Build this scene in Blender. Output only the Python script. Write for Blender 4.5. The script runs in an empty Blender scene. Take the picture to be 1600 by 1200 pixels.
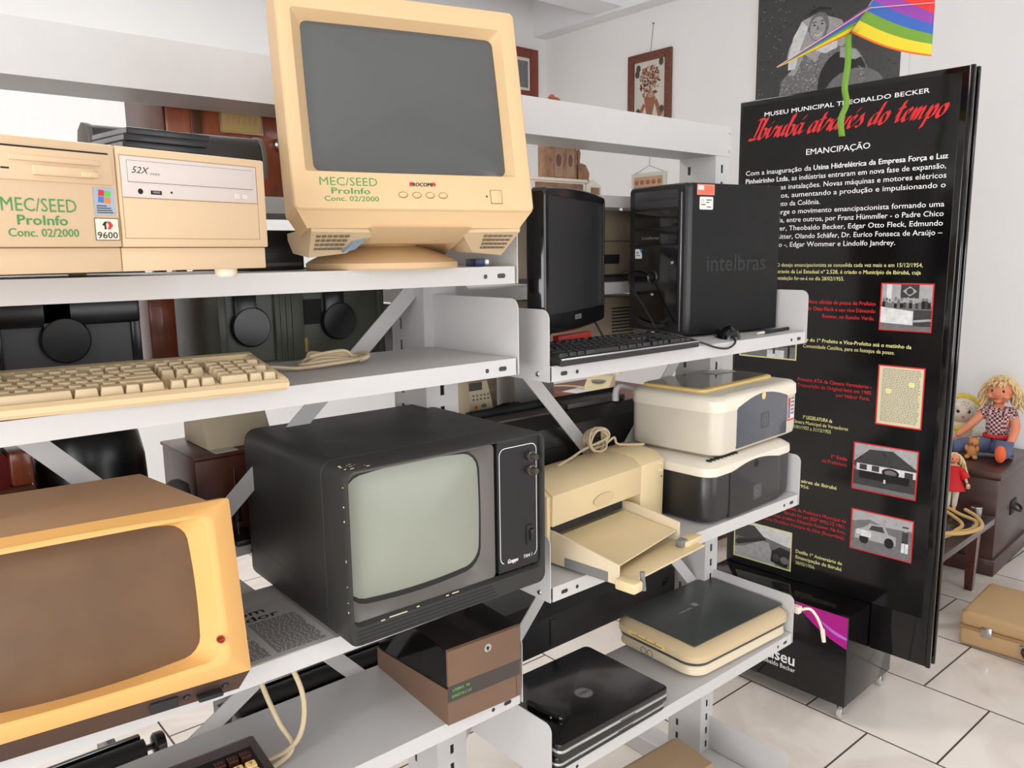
import bpy, bmesh, math, random
from mathutils import Matrix, Vector
random.seed(7)
scene = bpy.context.scene
COL = scene.collection
R = math.radians
PI = math.pi

# ---------------------------------------------------------------- camera
def build_camera():
    yaw, pitch, roll = R(40.446), R(-9.274), R(-0.749)
    f = Vector((math.sin(yaw)*math.cos(pitch), math.cos(yaw)*math.cos(pitch), math.sin(pitch)))
    r = Vector((math.cos(yaw), -math.sin(yaw), 0))
    u = r.cross(f)
    r2 = r*math.cos(roll) + u*math.sin(roll)
    u2 = -r*math.sin(roll) + u*math.cos(roll)
    cd = bpy.data.cameras.new('camera')
    cd.sensor_fit = 'HORIZONTAL'; cd.sensor_width = 36.0; cd.lens = 36.0*1250/1600
    cd.clip_start = 0.05
    co = bpy.data.objects.new('camera', cd); COL.objects.link(co)
    m = Matrix((r2, u2, -f)).transposed().to_4x4(); m.translation = (0, 0, 1.62)
    co.matrix_world = m
    scene.camera = co
build_camera()

# ---------------------------------------------------------------- world, light, exposure
w = bpy.data.worlds.new('sky'); scene.world = w; w.use_nodes = True
bg = w.node_tree.nodes['Background']; bg.inputs[0].default_value = (0.80, 0.88, 1.0, 1); bg.inputs[1].default_value = 1.0
scene.view_settings.view_transform = 'Standard'; scene.view_settings.look = 'None'
scene.view_settings.exposure = 0.0; scene.view_settings.gamma = 1.0
scene.view_settings.use_curve_mapping = False
def area(name, loc, rot, sx, sy, power, col=(1, 1, 1)):
    l = bpy.data.lights.new(name, 'AREA'); l.shape = 'RECTANGLE'; l.size = sx; l.size_y = sy
    l.energy = power; l.color = col
    o = bpy.data.objects.new(name, l); COL.objects.link(o); o.location = loc; o.rotation_euler = rot
    return o
# daylight through the windows of the front wall and the left wall
area('daylight_front_window', (-1.55, -2.74, 1.95), (R(-90), 0, R(180)), 2.5, 1.7, 46, (1.0, 0.985, 0.97))
area('daylight_shop_window', (2.7, -2.74, 1.75), (R(-90), 0, R(180)), 2.6, 2.1, 46, (1.0, 0.985, 0.97))
area('daylight_left_window', (-3.14, -0.9, 1.7), (0, R(-90), 0), 2.0, 2.6, 135, (1.0, 0.99, 0.98))
# two added ceiling lights out of view, brightening the shelves and back wall
area('added_light_front', (-1.7, -0.6, 3.60), (0, 0, 0), 1.2, 0.22, 22, (1, 0.99, 0.98))
area('added_light_rear', (1.0, 3.3, 3.60), (0, 0, 0), 1.2, 0.22, 46, (1, 0.99, 0.98))

# ---------------------------------------------------------------- materials
MATS = {}
def lin(c):
    c = c/255.0
    return c/12.92 if c <= 0.04045 else ((c+0.055)/1.055)**2.4
def mat(name, rgb, rough=0.5, metal=0.0, ns=12.0, na=0.06, bump=0.0, bs=None, spec=0.5, alpha=None, trans=0.0, coat=0.0, rv=0.08):
    if name in MATS: return MATS[name]
    m = bpy.data.materials.new(name); m.use_nodes = True; nt = m.node_tree; b = nt.nodes['Principled BSDF']
    tc = nt.nodes.new('ShaderNodeTexCoord'); n = nt.nodes.new('ShaderNodeTexNoise')
    n.inputs['Scale'].default_value = ns; n.inputs['Detail'].default_value = 5
    nt.links.new(tc.outputs['Object'], n.inputs['Vector'])
    mx = nt.nodes.new('ShaderNodeMix'); mx.data_type = 'RGBA'
    c = [lin(v) for v in rgb]
    mx.inputs[6].default_value = (*[max(v*(1-na), 0) for v in c], 1)
    mx.inputs[7].default_value = (*[min(v*(1+na), 1) for v in c], 1)
    nt.links.new(n.outputs['Fac'], mx.inputs[0]); nt.links.new(mx.outputs[2], b.inputs['Base Color'])
    mr = nt.nodes.new('ShaderNodeMapRange'); mr.inputs[3].default_value = max(rough-rv, 0.02); mr.inputs[4].default_value = min(rough+rv, 1)
    nt.links.new(n.outputs['Fac'], mr.inputs[0]); nt.links.new(mr.outputs[0], b.inputs['Roughness'])
    b.inputs['Metallic'].default_value = metal; b.inputs['Specular IOR Level'].default_value = spec
    if coat: b.inputs['Coat Weight'].default_value = coat; b.inputs['Coat Roughness'].default_value = 0.08
    if trans: b.inputs['Transmission Weight'].default_value = trans
    if alpha is not None: b.inputs['Alpha'].default_value = alpha
    if bump:
        n2 = nt.nodes.new('ShaderNodeTexNoise'); n2.inputs['Scale'].default_value = bs or ns*20; n2.inputs['Detail'].default_value = 3
        nt.links.new(tc.outputs['Object'], n2.inputs['Vector'])
        bp = nt.nodes.new('ShaderNodeBump'); bp.inputs['Strength'].default_value = bump; bp.inputs['Distance'].default_value = 0.002
        nt.links.new(n2.outputs['Fac'], bp.inputs['Height']); nt.links.new(bp.outputs[0], b.inputs['Normal'])
    MATS[name] = m
    return m
def wood(name, rgb, rgb2, rough=0.35, scale=(3, 30, 30), coat=0.0):
    if name in MATS: return MATS[name]
    m = bpy.data.materials.new(name); m.use_nodes = True; nt = m.node_tree; b = nt.nodes['Principled BSDF']
    tc = nt.nodes.new('ShaderNodeTexCoord'); mp = nt.nodes.new('ShaderNodeMapping'); mp.inputs['Scale'].default_value = scale
    n = nt.nodes.new('ShaderNodeTexNoise'); n.inputs['Scale'].default_value = 1.6; n.inputs['Detail'].default_value = 6; n.inputs['Distortion'].default_value = 0.7
    cr = nt.nodes.new('ShaderNodeValToRGB')
    cr.color_ramp.elements[0].position = 0.3; cr.color_ramp.elements[0].color = (*[lin(v) for v in rgb], 1)
    cr.color_ramp.elements[1].position = 0.7; cr.color_ramp.elements[1].color = (*[lin(v) for v in rgb2], 1)
    nt.links.new(tc.outputs['Object'], mp.inputs[0]); nt.links.new(mp.outputs[0], n.inputs['Vector'])
    nt.links.new(n.outputs['Fac'], cr.inputs[0]); nt.links.new(cr.outputs[0], b.inputs['Base Color'])
    b.inputs['Roughness'].default_value = rough
    if coat: b.inputs['Coat Weight'].default_value = coat; b.inputs['Coat Roughness'].default_value = 0.1
    MATS[name] = m
    return m

# ---------------------------------------------------------------- mesh helper
def outl(cx, cy, w, h, r, bx=0.0, by=0.0, m=4, s=6):
    """closed outline of a rounded rectangle, counter-clockwise from the bottom left; sides may bulge"""
    r = max(min(r, w/2-1e-4, h/2-1e-4), 4e-4)
    x0, x1, y0, y1 = cx-w/2, cx+w/2, cy-h/2, cy+h/2
    cs = [(x1-r, y0+r, -90), (x1-r, y1-r, 0), (x0+r, y1-r, 90), (x0+r, y0+r, 180)]
    pts = []; prev = (x0+r, y0)
    for k, (ax, ay, a0) in enumerate(cs):
        st = (ax+r*math.cos(R(a0)), ay+r*math.sin(R(a0)))
        for i in range(1, s+1):
            t = i/(s+1); pts.append((prev[0]+(st[0]-prev[0])*t, prev[1]+(st[1]-prev[1])*t))
        for i in range(m+1):
            a = R(a0+90*i/m); pts.append((ax+r*math.cos(a), ay+r*math.sin(a)))
        prev = pts[-1]
    out = []
    for x, y in pts:
        u = (x-cx)/(w/2); v = (y-cy)/(h/2)
        out.append((x+u*bx*(1-v*v), y+v*by*(1-u*u)))
    return out
TEXTS = {}
def text_geo(body, bold, shear, spacing=1.0):
    k = (body, bold, shear, spacing)
    if k in TEXTS: return TEXTS[k]
    cu = bpy.data.curves.new('t', 'FONT'); cu.body = body; cu.offset = bold; cu.shear = shear; cu.resolution_u = 2; cu.space_character = spacing
    ob = bpy.data.objects.new('t', cu); COL.objects.link(ob)
    dg = bpy.context.evaluated_depsgraph_get(); dg.update()
    me = bpy.data.meshes.new_from_object(ob.evaluated_get(dg))
    g = ([tuple(v.co) for v in me.vertices], [tuple(p.vertices) for p in me.polygons])
    bpy.data.objects.remove(ob); bpy.data.curves.remove(cu); bpy.data.meshes.remove(me)
    TEXTS[k] = g
    return g
class MB:
    def __init__(s, M=None): s.bm = bmesh.new(); s.M = M.copy() if M else Matrix(); s.mi = 0
    def v(s, p): return s.bm.verts.new(s.M @ Vector(p))
    def f(s, vs):
        try:
            f = s.bm.faces.new(vs); f.material_index = s.mi; return f
        except ValueError: return None
    def at(s, M): s.M = M.copy(); return s
    def mat(s, i): s.mi = i; return s
    def loft(s, rings, c0=True, c1=True, closed=True):
        vr = [[s.v(p) for p in r] for r in rings]; n = len(vr[0])
        for a, b in zip(vr, vr[1:]):
            for i in range(n if closed else n-1):
                j = (i+1) % n; s.f([a[i], a[j], b[j], b[i]])
        if c0: s.f(vr[0][::-1])
        if c1: s.f(vr[-1])
        return vr
    def box(s, x0, x1, y0, y1, z0, z1, bev=0.0, seg=2):
        vs = [s.v((x, y, z)) for z in (z0, z1) for y in (y0, y1) for x in (x0, x1)]
        fs = [s.f([vs[i] for i in q]) for q in ((0, 2, 3, 1), (4, 5, 7, 6), (0, 1, 5, 4), (2, 6, 7, 3), (0, 4, 6, 2), (1, 3, 7, 5))]
        if bev:
            es = list({e for f in fs for e in f.edges})
            bmesh.ops.bevel(s.bm, geom=es, offset=bev, segments=seg, affect='EDGES', profile=0.5, clamp_overlap=True, material=-1)
        return s
    def prism(s, poly, ax, a, b, bev=0.0, seg=2):
        """extrude polygon along axis ax; poly 2D is (x,y) for z, (x,z) for y, (y,z) for x"""
        def P(p, t): return {'z': (p[0], p[1], t), 'y': (p[0], t, p[1]), 'x': (t, p[0], p[1])}[ax]
        n = len(poly)
        if bev:
            cx = sum(p[0] for p in poly)/n; cy = sum(p[1] for p in poly)/n
            def ins(d):
                out = []
                ar = sum(poly[i][0]*poly[(i+1) % n][1]-poly[(i+1) % n][0]*poly[i][1] for i in range(n))
                sg = 1 if ar > 0 else -1
                for i in range(n):
                    p, q, r_ = Vector(poly[i-1]), Vector(poly[i]), Vector(poly[(i+1) % n])
                    e1 = (q-p); e2 = (r_-q)
                    if e1.length < 1e-9: e1 = e2
                    if e2.length < 1e-9: e2 = e1
                    e1.normalize(); e2.normalize()
                    n1 = Vector((-e1.y, e1.x)); n2 = Vector((-e2.y, e2.x)); mm = (n1+n2)
                    if mm.length < 1e-6: mm = n1
                    mm.normalize(); out.append(tuple(q+sg*mm*d/max(mm.dot(n1), 0.5)))
                return out
            sgn = 1 if b > a else -1; rings = []
            th = [PI/2*k/seg for k in range(seg+1)]
            for t in th: rings.append([P(p, a+sgn*bev*(1-math.cos(t))) for p in ins(bev*(1-math.sin(t)))])
            for t in th[::-1]: rings.append([P(p, b-sgn*bev*(1-math.cos(t))) for p in ins(bev*(1-math.sin(t)))])
            s.loft(rings)
        else: s.loft([[P(p, a) for p in poly], [P(p, b) for p in poly]])
        return s
    def tube(s, pts, r, n=8, closed=False, caps=True):
        pts = [Vector(p) for p in pts]; k = len(pts); rings = []; up = None
        for i, p in enumerate(pts):
            if closed: t = pts[(i+1) % k]-pts[i-1]
            else: t = pts[min(i+1, k-1)]-pts[max(i-1, 0)]
            t.normalize()
            if up is None: up = Vector((0, 0, 1)) if abs(t.z) < 0.9 else Vector((1, 0, 0))
            a = up-t*up.dot(t)
            if a.length < 1e-5: a = t.orthogonal()
            a.normalize(); up = a; b = t.cross(a); rr = r(i/(k-1)) if callable(r) else r
            rings.append([p+(a*math.cos(2*PI*j/n)+b*math.sin(2*PI*j/n))*rr for j in range(n)])
        if closed: rings.append(rings[0])
        s.loft(rings, caps and not closed, caps and not closed); return s
    def lathe(s, prof, c=(0, 0, 0), ax='z', n=24, sx=1, sy=1):
        rings = []
        for r, h in prof:
            rg = []
            for j in range(n):
                a = 2*PI*j/n; x, y = max(r, 1e-5)*math.cos(a)*sx, max(r, 1e-5)*math.sin(a)*sy
                p = {'z': (x, y, h), 'y': (x, h, y), 'x': (h, x, y)}[ax]
                rg.append((p[0]+c[0], p[1]+c[1], p[2]+c[2]))
            rings.append(rg)
        s.loft(rings); return s
    def cyl(s, p0, p1, r, n=16, r1=None):
        p0, p1 = Vector(p0), Vector(p1); r1 = r if r1 is None else r1
        s.tube([p0, p1], lambda t: r+(r1-r)*t, n); return s
    def ball(s, c, rx, ry=None, rz=None, n=16, m=10):
        ry = rx if ry is None else ry; rz = rx if rz is None else rz
        rings = []
        for i in range(m+1):
            t = -PI/2+PI*i/m; cr = max(math.cos(t), 1e-3)
            rings.append([(c[0]+rx*cr*math.cos(2*PI*j/n), c[1]+ry*cr*math.sin(2*PI*j/n), c[2]+rz*math.sin(t)) for j in range(n)])
        s.loft(rings); return s
    def flat(s, poly, z=0.0): s.f([s.v((p[0], p[1], z)) for p in poly]); return s
    def rect(s, x0, x1, y0, y1, z=0.0): return s.flat([(x0, y0), (x1, y0), (x1, y1), (x0, y1)], z)
    def disc(s, x, y, r, z=0.0, n=16, ry=None): return s.flat([(x+r*math.cos(2*PI*i/n), y+(ry or r)*math.sin(2*PI*i/n)) for i in range(n)], z)
    def ring(s, x, y, r0, r1, z=0.0, n=24): 
        s.loft([[(x+q*math.cos(2*PI*i/n), y+q*math.sin(2*PI*i/n), z) for i in range(n)] for q in (r0, r1)], False, False); return s
    def frame(s, x0, x1, y0, y1, t, z=0.0):
        s.rect(x0, x1, y0, y0+t, z); s.rect(x0, x1, y1-t, y1, z); s.rect(x0, x0+t, y0+t, y1-t, z); s.rect(x1-t, x1, y0+t, y1-t, z); return s
    def dome(s, o, bulge, z=0.0, k=5):
        """outline o filled by a shallow dome rising by bulge along local z"""
        cx = sum(p[0] for p in o)/len(o); cy = sum(p[1] for p in o)/len(o); rings = []
        for i in range(k):
            t = 1-i/k; rings.append([(cx+(p[0]-cx)*t, cy+(p[1]-cy)*t, z+bulge*(1-t*t)) for p in o])
        vr = s.loft(rings, False, False); c = s.v((cx, cy, z+bulge)); n = len(o)
        for i in range(n): s.f([vr[-1][i], vr[-1][(i+1) % n], c])
        return s
    def text(s, body, x, y, size, width=None, z=0.0, bold=0.0, shear=0.0, align='l', rot=0.0, spacing=1.0, depth=0.0):
        vs, ps = text_geo(body, 0.0, shear, spacing)
        if not vs: return s
        if bold > .006:      # heavier strokes: the same glyphs laid again, slightly shifted
            d = bold*size*.9; ca, sa = math.cos(rot), math.sin(rot)
            for dx, dy in ((-d, -d*.4), (d, d*.4), (-d, d*.4)): s.text(body, x+dx*ca-dy*sa, y+dx*sa+dy*ca, size, width, z-.00002, 0, shear, align, rot, spacing)
        x0 = min(v[0] for v in vs); x1 = max(v[0] for v in vs)
        sx = size if width is None else width/(x1-x0)
        off = {'l': 0, 'c': -(x1-x0)*sx/2, 'r': -(x1-x0)*sx}[align]
        ca, sa = math.cos(rot), math.sin(rot); nv = []
        for v in vs:
            px, py = (v[0]-x0)*sx+off, v[1]*size
            nv.append(s.v((x+px*ca-py*sa, y+px*sa+py*ca, z+v[2])))
        for p in ps: s.f([nv[i] for i in p])
        return s
    def build(s, name, mats, parent=None, smooth=35, loc=None, norm=True):
        if norm: bmesh.ops.recalc_face_normals(s.bm, faces=s.bm.faces[:])
        me = bpy.data.meshes.new(name); s.bm.to_mesh(me); s.bm.free()
        for m in (mats if isinstance(mats, (list, tuple)) else [mats]): me.materials.append(MATS[m] if isinstance(m, str) else m)
        if smooth:
            for p in me.polygons: p.use_smooth = True
            me.set_sharp_from_angle(angle=R(smooth))
        o = bpy.data.objects.new(name, me); COL.objects.link(o)
        if parent: o.parent = parent
        if loc: o.location = loc
        return o
def Tm(x=0, y=0, z=0, rx=0, ry=0, rz=0):
    return Matrix.Translation((x, y, z)) @ Matrix.Rotation(R(rz), 4, 'Z') @ Matrix.Rotation(R(ry), 4, 'Y') @ Matrix.Rotation(R(rx), 4, 'X')
def FR(y=0.0): return Matrix(((1, 0, 0, 0), (0, 0, -1, y), (0, 1, 0, 0), (0, 0, 0, 1)))       # 2D drawing on a face that looks to -y
def LF(x=0.0): return Matrix(((0, 0, -1, x), (-1, 0, 0, 0), (0, 1, 0, 0), (0, 0, 0, 1)))      # on a face that looks to -x, (u,v) = (-y,z)
def thing(name, label, cat, loc=(0, 0, 0), rz=0.0, rx=0.0, group=None):
    o = bpy.data.objects.new(name, None); COL.objects.link(o); o.empty_display_size = 0.05
    o.location = loc; o.rotation_euler = (R(rx), 0, R(rz)); o['label'] = label; o['category'] = cat
    if group: o['group'] = group
    return o
def tag(o, label, cat, group=None):
    o['label'] = label; o['category'] = cat
    if group: o['group'] = group
    return o
def attach(o, parent):
    """a cord modelled where it lies becomes a part of the thing it belongs to"""
    bpy.context.view_layer.update(); o.parent = parent; o.matrix_parent_inverse = parent.matrix_world.inverted(); return o
def struct(o): o['kind'] = 'structure'; return o
def plab(o, label): o['label'] = label; return o
def inst(src, loc, parent, rz=0.0, rx=0.0):
    c = src.copy(); COL.objects.link(c); c.parent = parent; c.location = loc; c.rotation_euler = (rx, 0, rz); return c
def spline(pts, n=8, closed=False):
    P = [Vector(p) for p in pts]; k = len(P); out = []
    for i in range(k if closed else k-1):
        if closed: a, b, c, d = P[i-1], P[i], P[(i+1) % k], P[(i+2) % k]
        else: a, b, c, d = P[max(i-1, 0)], P[i], P[i+1], P[min(i+2, k-1)]
        for j in range(n):
            t = j/n; out.append(0.5*((2*b)+(c-a)*t+(2*a-5*b+4*c-d)*t*t+(3*b-a-3*c+d)*t**3))
    if not closed: out.append(P[-1])
    return out
def rr(x0, x1, y0, y1, r, m=4): return outl((x0+x1)/2, (y0+y1)/2, x1-x0, y1-y0, r, m=m, s=0)

# ---------------------------------------------------------------- palette
mat('white_ink', (235, 235, 235), 0.5); mat('black_ink', (20, 20, 22), 0.5); mat('red_ink', (205, 30, 35), 0.5)
mat('yellow_ink', (228, 224, 150), 0.5); mat('green_ink', (70, 140, 75), 0.5); mat('grey_ink', (120, 118, 116), 0.5)
mat('blue_ink', (70, 110, 180), 0.5); mat('orange_ink', (225, 120, 50), 0.5); mat('bright_green_ink', (90, 190, 70), 0.5)
mat('paper', (222, 220, 216), 0.8); mat('newsprint', (186, 184, 182), 0.85)
mat('steel', (190, 190, 190), 0.25, 1.0, na=0.1); mat('dark_steel', (70, 70, 70), 0.35, 0.8)
mat('rubber', (28, 28, 28), 0.7); mat('dark_void', (12, 12, 12), 0.8)
mat('shelf_paint', (200, 198, 197), 0.42, 0.0, 40, 0.03, 0.06, 900)
mat('cream_cord', (205, 186, 152), 0.55); mat('black_cord', (24, 24, 25), 0.45)
# ================================================================ the room
mat('wall_paint', (238, 237, 236), 0.75, 0, 3, 0.02, 0.05, 120); mat('ceiling_paint', (236, 236, 238), 0.8, 0, 3, 0.02)
def floor_material():
    m = bpy.data.materials.new('ceramic_floor_tile'); m.use_nodes = True; nt = m.node_tree; b = nt.nodes['Principled BSDF']
    tc = nt.nodes.new('ShaderNodeTexCoord'); sp = nt.nodes.new('ShaderNodeSeparateXYZ'); cb = nt.nodes.new('ShaderNodeCombineXYZ')
    nt.links.new(tc.outputs['Object'], sp.inputs[0])
    for src, dst, off in ((1, 0, -0.671+0.448*20), (0, 1, -2.516+0.448*20)):
        a = nt.nodes.new('ShaderNodeMath'); a.operation = 'ADD'; a.inputs[1].default_value = off
        nt.links.new(sp.outputs[src], a.inputs[0]); nt.links.new(a.outputs[0], cb.inputs[dst])
    br = nt.nodes.new('ShaderNodeTexBrick'); br.offset = 0.5; br.inputs['Scale'].default_value = 1
    br.inputs['Brick Width'].default_value = 0.448; br.inputs['Row Height'].default_value = 0.448
    br.inputs['Mortar Size'].default_value = 0.0035; br.inputs['Mortar Smooth'].default_value = 0.1; br.inputs['Bias'].default_value = 0
    br.inputs['Color1'].default_value = (lin(234), lin(225), lin(215), 1); br.inputs['Color2'].default_value = (lin(230), lin(221), lin(212), 1)
    br.inputs['Mortar'].default_value = (lin(70), lin(58), lin(52), 1)
    nt.links.new(cb.outputs[0], br.inputs['Vector'])
    n = nt.nodes.new('ShaderNodeTexNoise'); n.inputs['Scale'].default_value = 2.5; n.inputs['Detail'].default_value = 8; n.inputs['Distortion'].default_value = 1.5
    nt.links.new(tc.outputs['Object'], n.inputs['Vector'])
    cr = nt.nodes.new('ShaderNodeValToRGB'); cr.color_ramp.elements[0].position = 0.35; cr.color_ramp.elements[0].color = (0.88, 0.86, 0.84, 1)
    cr.color_ramp.elements[1].position = 0.55; cr.color_ramp.elements[1].color = (1, 1, 1, 1)
    nt.links.new(n.outputs['Fac'], cr.inputs[0])
    mx = nt.nodes.new('ShaderNodeMix'); mx.data_type = 'RGBA'; mx.blend_type = 'MULTIPLY'; mx.inputs[0].default_value = 1
    nt.links.new(br.outputs['Color'], mx.inputs[6]); nt.links.new(cr.outputs[0], mx.inputs[7]); nt.links.new(mx.outputs[2], b.inputs['Base Color'])
    mr = nt.nodes.new('ShaderNodeMapRange'); mr.inputs[3].default_value = 0.12; mr.inputs[4].default_value = 0.7
    nt.links.new(br.outputs['Fac'], mr.inputs[0]); nt.links.new(mr.outputs[0], b.inputs['Roughness'])
    MATS['floor_tile'] = m
floor_material()
X0, X1, Y0, Y1, ZC = -3.0, 4.95, -2.6, 5.30, 3.78
def slab(name, b, m, bev=0): return struct(MB().box(*b, bev).build(name, m, smooth=0))
slab('floor', (X0-.1, X1+.1, Y0-.1, Y1+.1, -0.1, 0), 'floor_tile')
slab('ceiling', (X0-.1, X1+.1, Y0-.1, Y1+.1, ZC, ZC+.1), 'ceiling_paint')
slab('wall_right', (X1, X1+.1, Y0-.1, Y1+.1, 0, ZC), 'wall_paint')
slab('wall_back', (X0-.1, X1, Y1, Y1+.1, 0, ZC), 'wall_paint')
def holed(name, fixed, a0, a1, holes, along):
    b = MB(); cur = a0
    def bx(p, q, z0, z1):
        if along == 'x': b.box(p, q, fixed[0], fixed[1], z0, z1)
        else: b.box(fixed[0], fixed[1], p, q, z0, z1)
    for h0, h1, z0, z1 in holes:
        bx(cur, h0, 0, ZC); bx(h0, h1, 0, z0) if z0 > 0 else None; bx(h0, h1, z1, ZC); cur = h1
    bx(cur, a1, 0, ZC)
    return struct(b.build(name, 'wall_paint', smooth=0))
holed('wall_front', (Y0-.12, Y0), X0, X1, [(-2.8, -0.3, 1.1, 2.8), (1.4, 4.0, 0.7, 2.8)], 'x')
holed('wall_left', (X0-.12, X0), Y0, Y1, [(-2.2, 0.4, 0.7, 2.7)], 'y')
mat('window_frame_white', (225, 225, 225), 0.4)
def win(name, a0, a1, z0, z1, along, pos):
    b = MB(); t = 0.05
    def bx(p, q, u, v):
        if along == 'x': b.box(p, q, pos, pos+.05, u, v)
        else: b.box(pos, pos+.05, p, q, u, v)
    bx(a0, a1, z0, z0+t); bx(a0, a1, z1-t, z1)
    for k in range(4): c = a0+(a1-a0-t)*k/3; bx(c, c+t, z0+t, z1-t)
    return struct(b.build(name, 'window_frame_white', smooth=0))
win('window_1', -2.8, -0.3, 1.1, 2.8, 'x', Y0-.09); win('window_2', 1.4, 4.0, 0.7, 2.8, 'x', Y0-.09); win('window_3', -2.2, 0.4, 0.7, 2.7, 'y', X0-.09)
slab('trim_1', (X1-.15, X1, Y0, Y1, 3.42, ZC), 'ceiling_paint')           # beam along the right wall
slab('trim_2', (X0, X1-.15, 4.30, 4.58, 3.44, ZC), 'ceiling_paint')       # beam across the ceiling
slab('baseboard_right', (X1-.012, X1, Y0, Y1, 0, .07), 'ceiling_paint'); slab('baseboard_back', (X0, X1-.012, Y1-.012, Y1, 0, .07), 'ceiling_paint')
mat('lamp_housing', (232, 232, 232), 0.4)
def luminaire(loc, label):  # added fixture outside the view, built around one of the extra lights
    t = thing('added_luminaire', label, 'ceiling light', loc, group=None)
    MB().prism([(-.16, .08), (-.16, .0), (-.13, -.0), (-.12, .05), (.12, .05), (.13, 0), (.16, 0), (.16, .08)], 'x', -.66, .66).build('housing', 'lamp_housing', t)
    e = bpy.data.materials.get('added_lit_tube')
    if not e:
        e = bpy.data.materials.new('added_lit_tube'); e.use_nodes = True; bb = e.node_tree.nodes['Principled BSDF']; bb.inputs['Emission Color'].default_value = (1, .98, .95, 1); bb.inputs['Emission Strength'].default_value = 6
        bb.inputs['Base Color'].default_value = (.9, .9, .9, 1); MATS['added_lit_tube'] = e
    for y in (-.06, .06): MB().cyl((-.6, y, .03), (.6, y, .03), .014).build('tube', 'added_lit_tube', t)
    return t
luminaire((-1.7, -0.6, ZC-.08), 'added unseen twin tube ceiling luminaire in front of the shelving')
luminaire((1.0, 3.3, ZC-.08), 'added unseen twin tube ceiling luminaire behind the shelving')

# ================================================================ the double sided shelving
sh = thing('metal_shelving', 'light grey steel double sided library shelving unit with slotted columns', 'shelving', (0, 0, 0))
def column(x0, x1):
    b = MB()
    yf, yb = 1.33, 1.45
    # front and rear flanges with slots, and two webs with slots
    z0, z1 = 0.0, 1.95
    n = int((z1-.1)/.045)
    for (a0, a1, mode) in ((x0, x1, 'f'), (x0, x1, 'r'), (yf+.0022, yb-.0022, 'l'), (yf+.0022, yb-.0022, 'g')):
        mid = (a0+a1)/2; hw = .005
        def bx(p, q, u, v):
            if mode == 'f': b.box(p, q, yf, yf+.002, u, v)
            elif mode == 'r': b.box(p, q, yb-.002, yb, u, v)
            elif mode == 'l': b.box(x0, x0+.002, p, q, u, v)
            else: b.box(x1-.002, x1, p, q, u, v)
        if mode == 'r': bx(a0, a1, z0, z1); continue
        if mode in 'lg': mid = a0+.085
        bx(a0, mid-hw, z0, z1); bx(mid+hw, a1, z0, z1)
        for k in range(n+1):
            zz = .05+k*.045; bx(mid-hw, mid+hw, zz, zz+.023)
    b.mat(0).box(x0-.01, x1+.01, 1.12, 1.66, 0.0, 0.06, .004)
    b.box(x0+.001, x1-.001, yf+.003, yb-.003, z1-.004, z1)
    return b.build('column', ['shelf_paint'], sh, smooth=0)
column(-0.07, -0.02); column(0.905, 0.985); column(1.865, 1.925)
hb = MB()
hb.box(-.07, 1.93, 1.328, 1.330, 1.873, 1.951); hb.box(-.07, 1.93, 1.3302, 1.4498, 1.8732, 1.876); hb.box(-.07, 1.93, 1.450, 1.452, 1.873, 1.951)
for z in (1.888, 1.935): hb.cyl((1.922, 1.329, z), (1.922, 1.323, z), .004, 8)
hb.build('header_beam', 'shelf_paint', sh, smooth=0)
def brace(p, q, y):
    d = Vector((q[0]-p[0], 0, q[1]-p[1])).normalized(); n = Vector((-d.z, 0, d.x))*.016
    P, Q = Vector((p[0], y, p[1])), Vector((q[0], y, q[1])); b = MB()
    b.loft([[P-n, P+n, P+n+Vector((0, .003, 0)), P-n+Vector((0, .003, 0))], [Q-n, Q+n, Q+n+Vector((0, .003, 0)), Q-n+Vector((0, .003, 0))]])
    b.build('brace', 'shelf_paint', sh, smooth=0)
brace((.935, 1.585), (.0, .73), 1.356); brace((.0, 1.58), (.935, .56), 1.361); brace((.0, .51), (.935, 1.09), 1.366)
brace((.98, 1.585), (1.90, .60), 1.356); brace((.98, .51), (1.90, 1.48), 1.361)
def plate_poly(y0, y1, r=.018, front=True):
    # profile in (y,z): from 30 mm under the shelf to 105 mm above, top front corner rounded
    p = [(y0, -.030), (y1, -.030), (y1, .105)] if front else [(y1, -.030), (y0, -.030), (y0, .105)]
    a = y0 if front else y1; s_ = 1 if front else -1
    for k in range(6):
        t = PI/2*k/5; p.append((a+s_*(r-r*math.sin(t)), .105-r+r*math.cos(t)))
    return p
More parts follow.
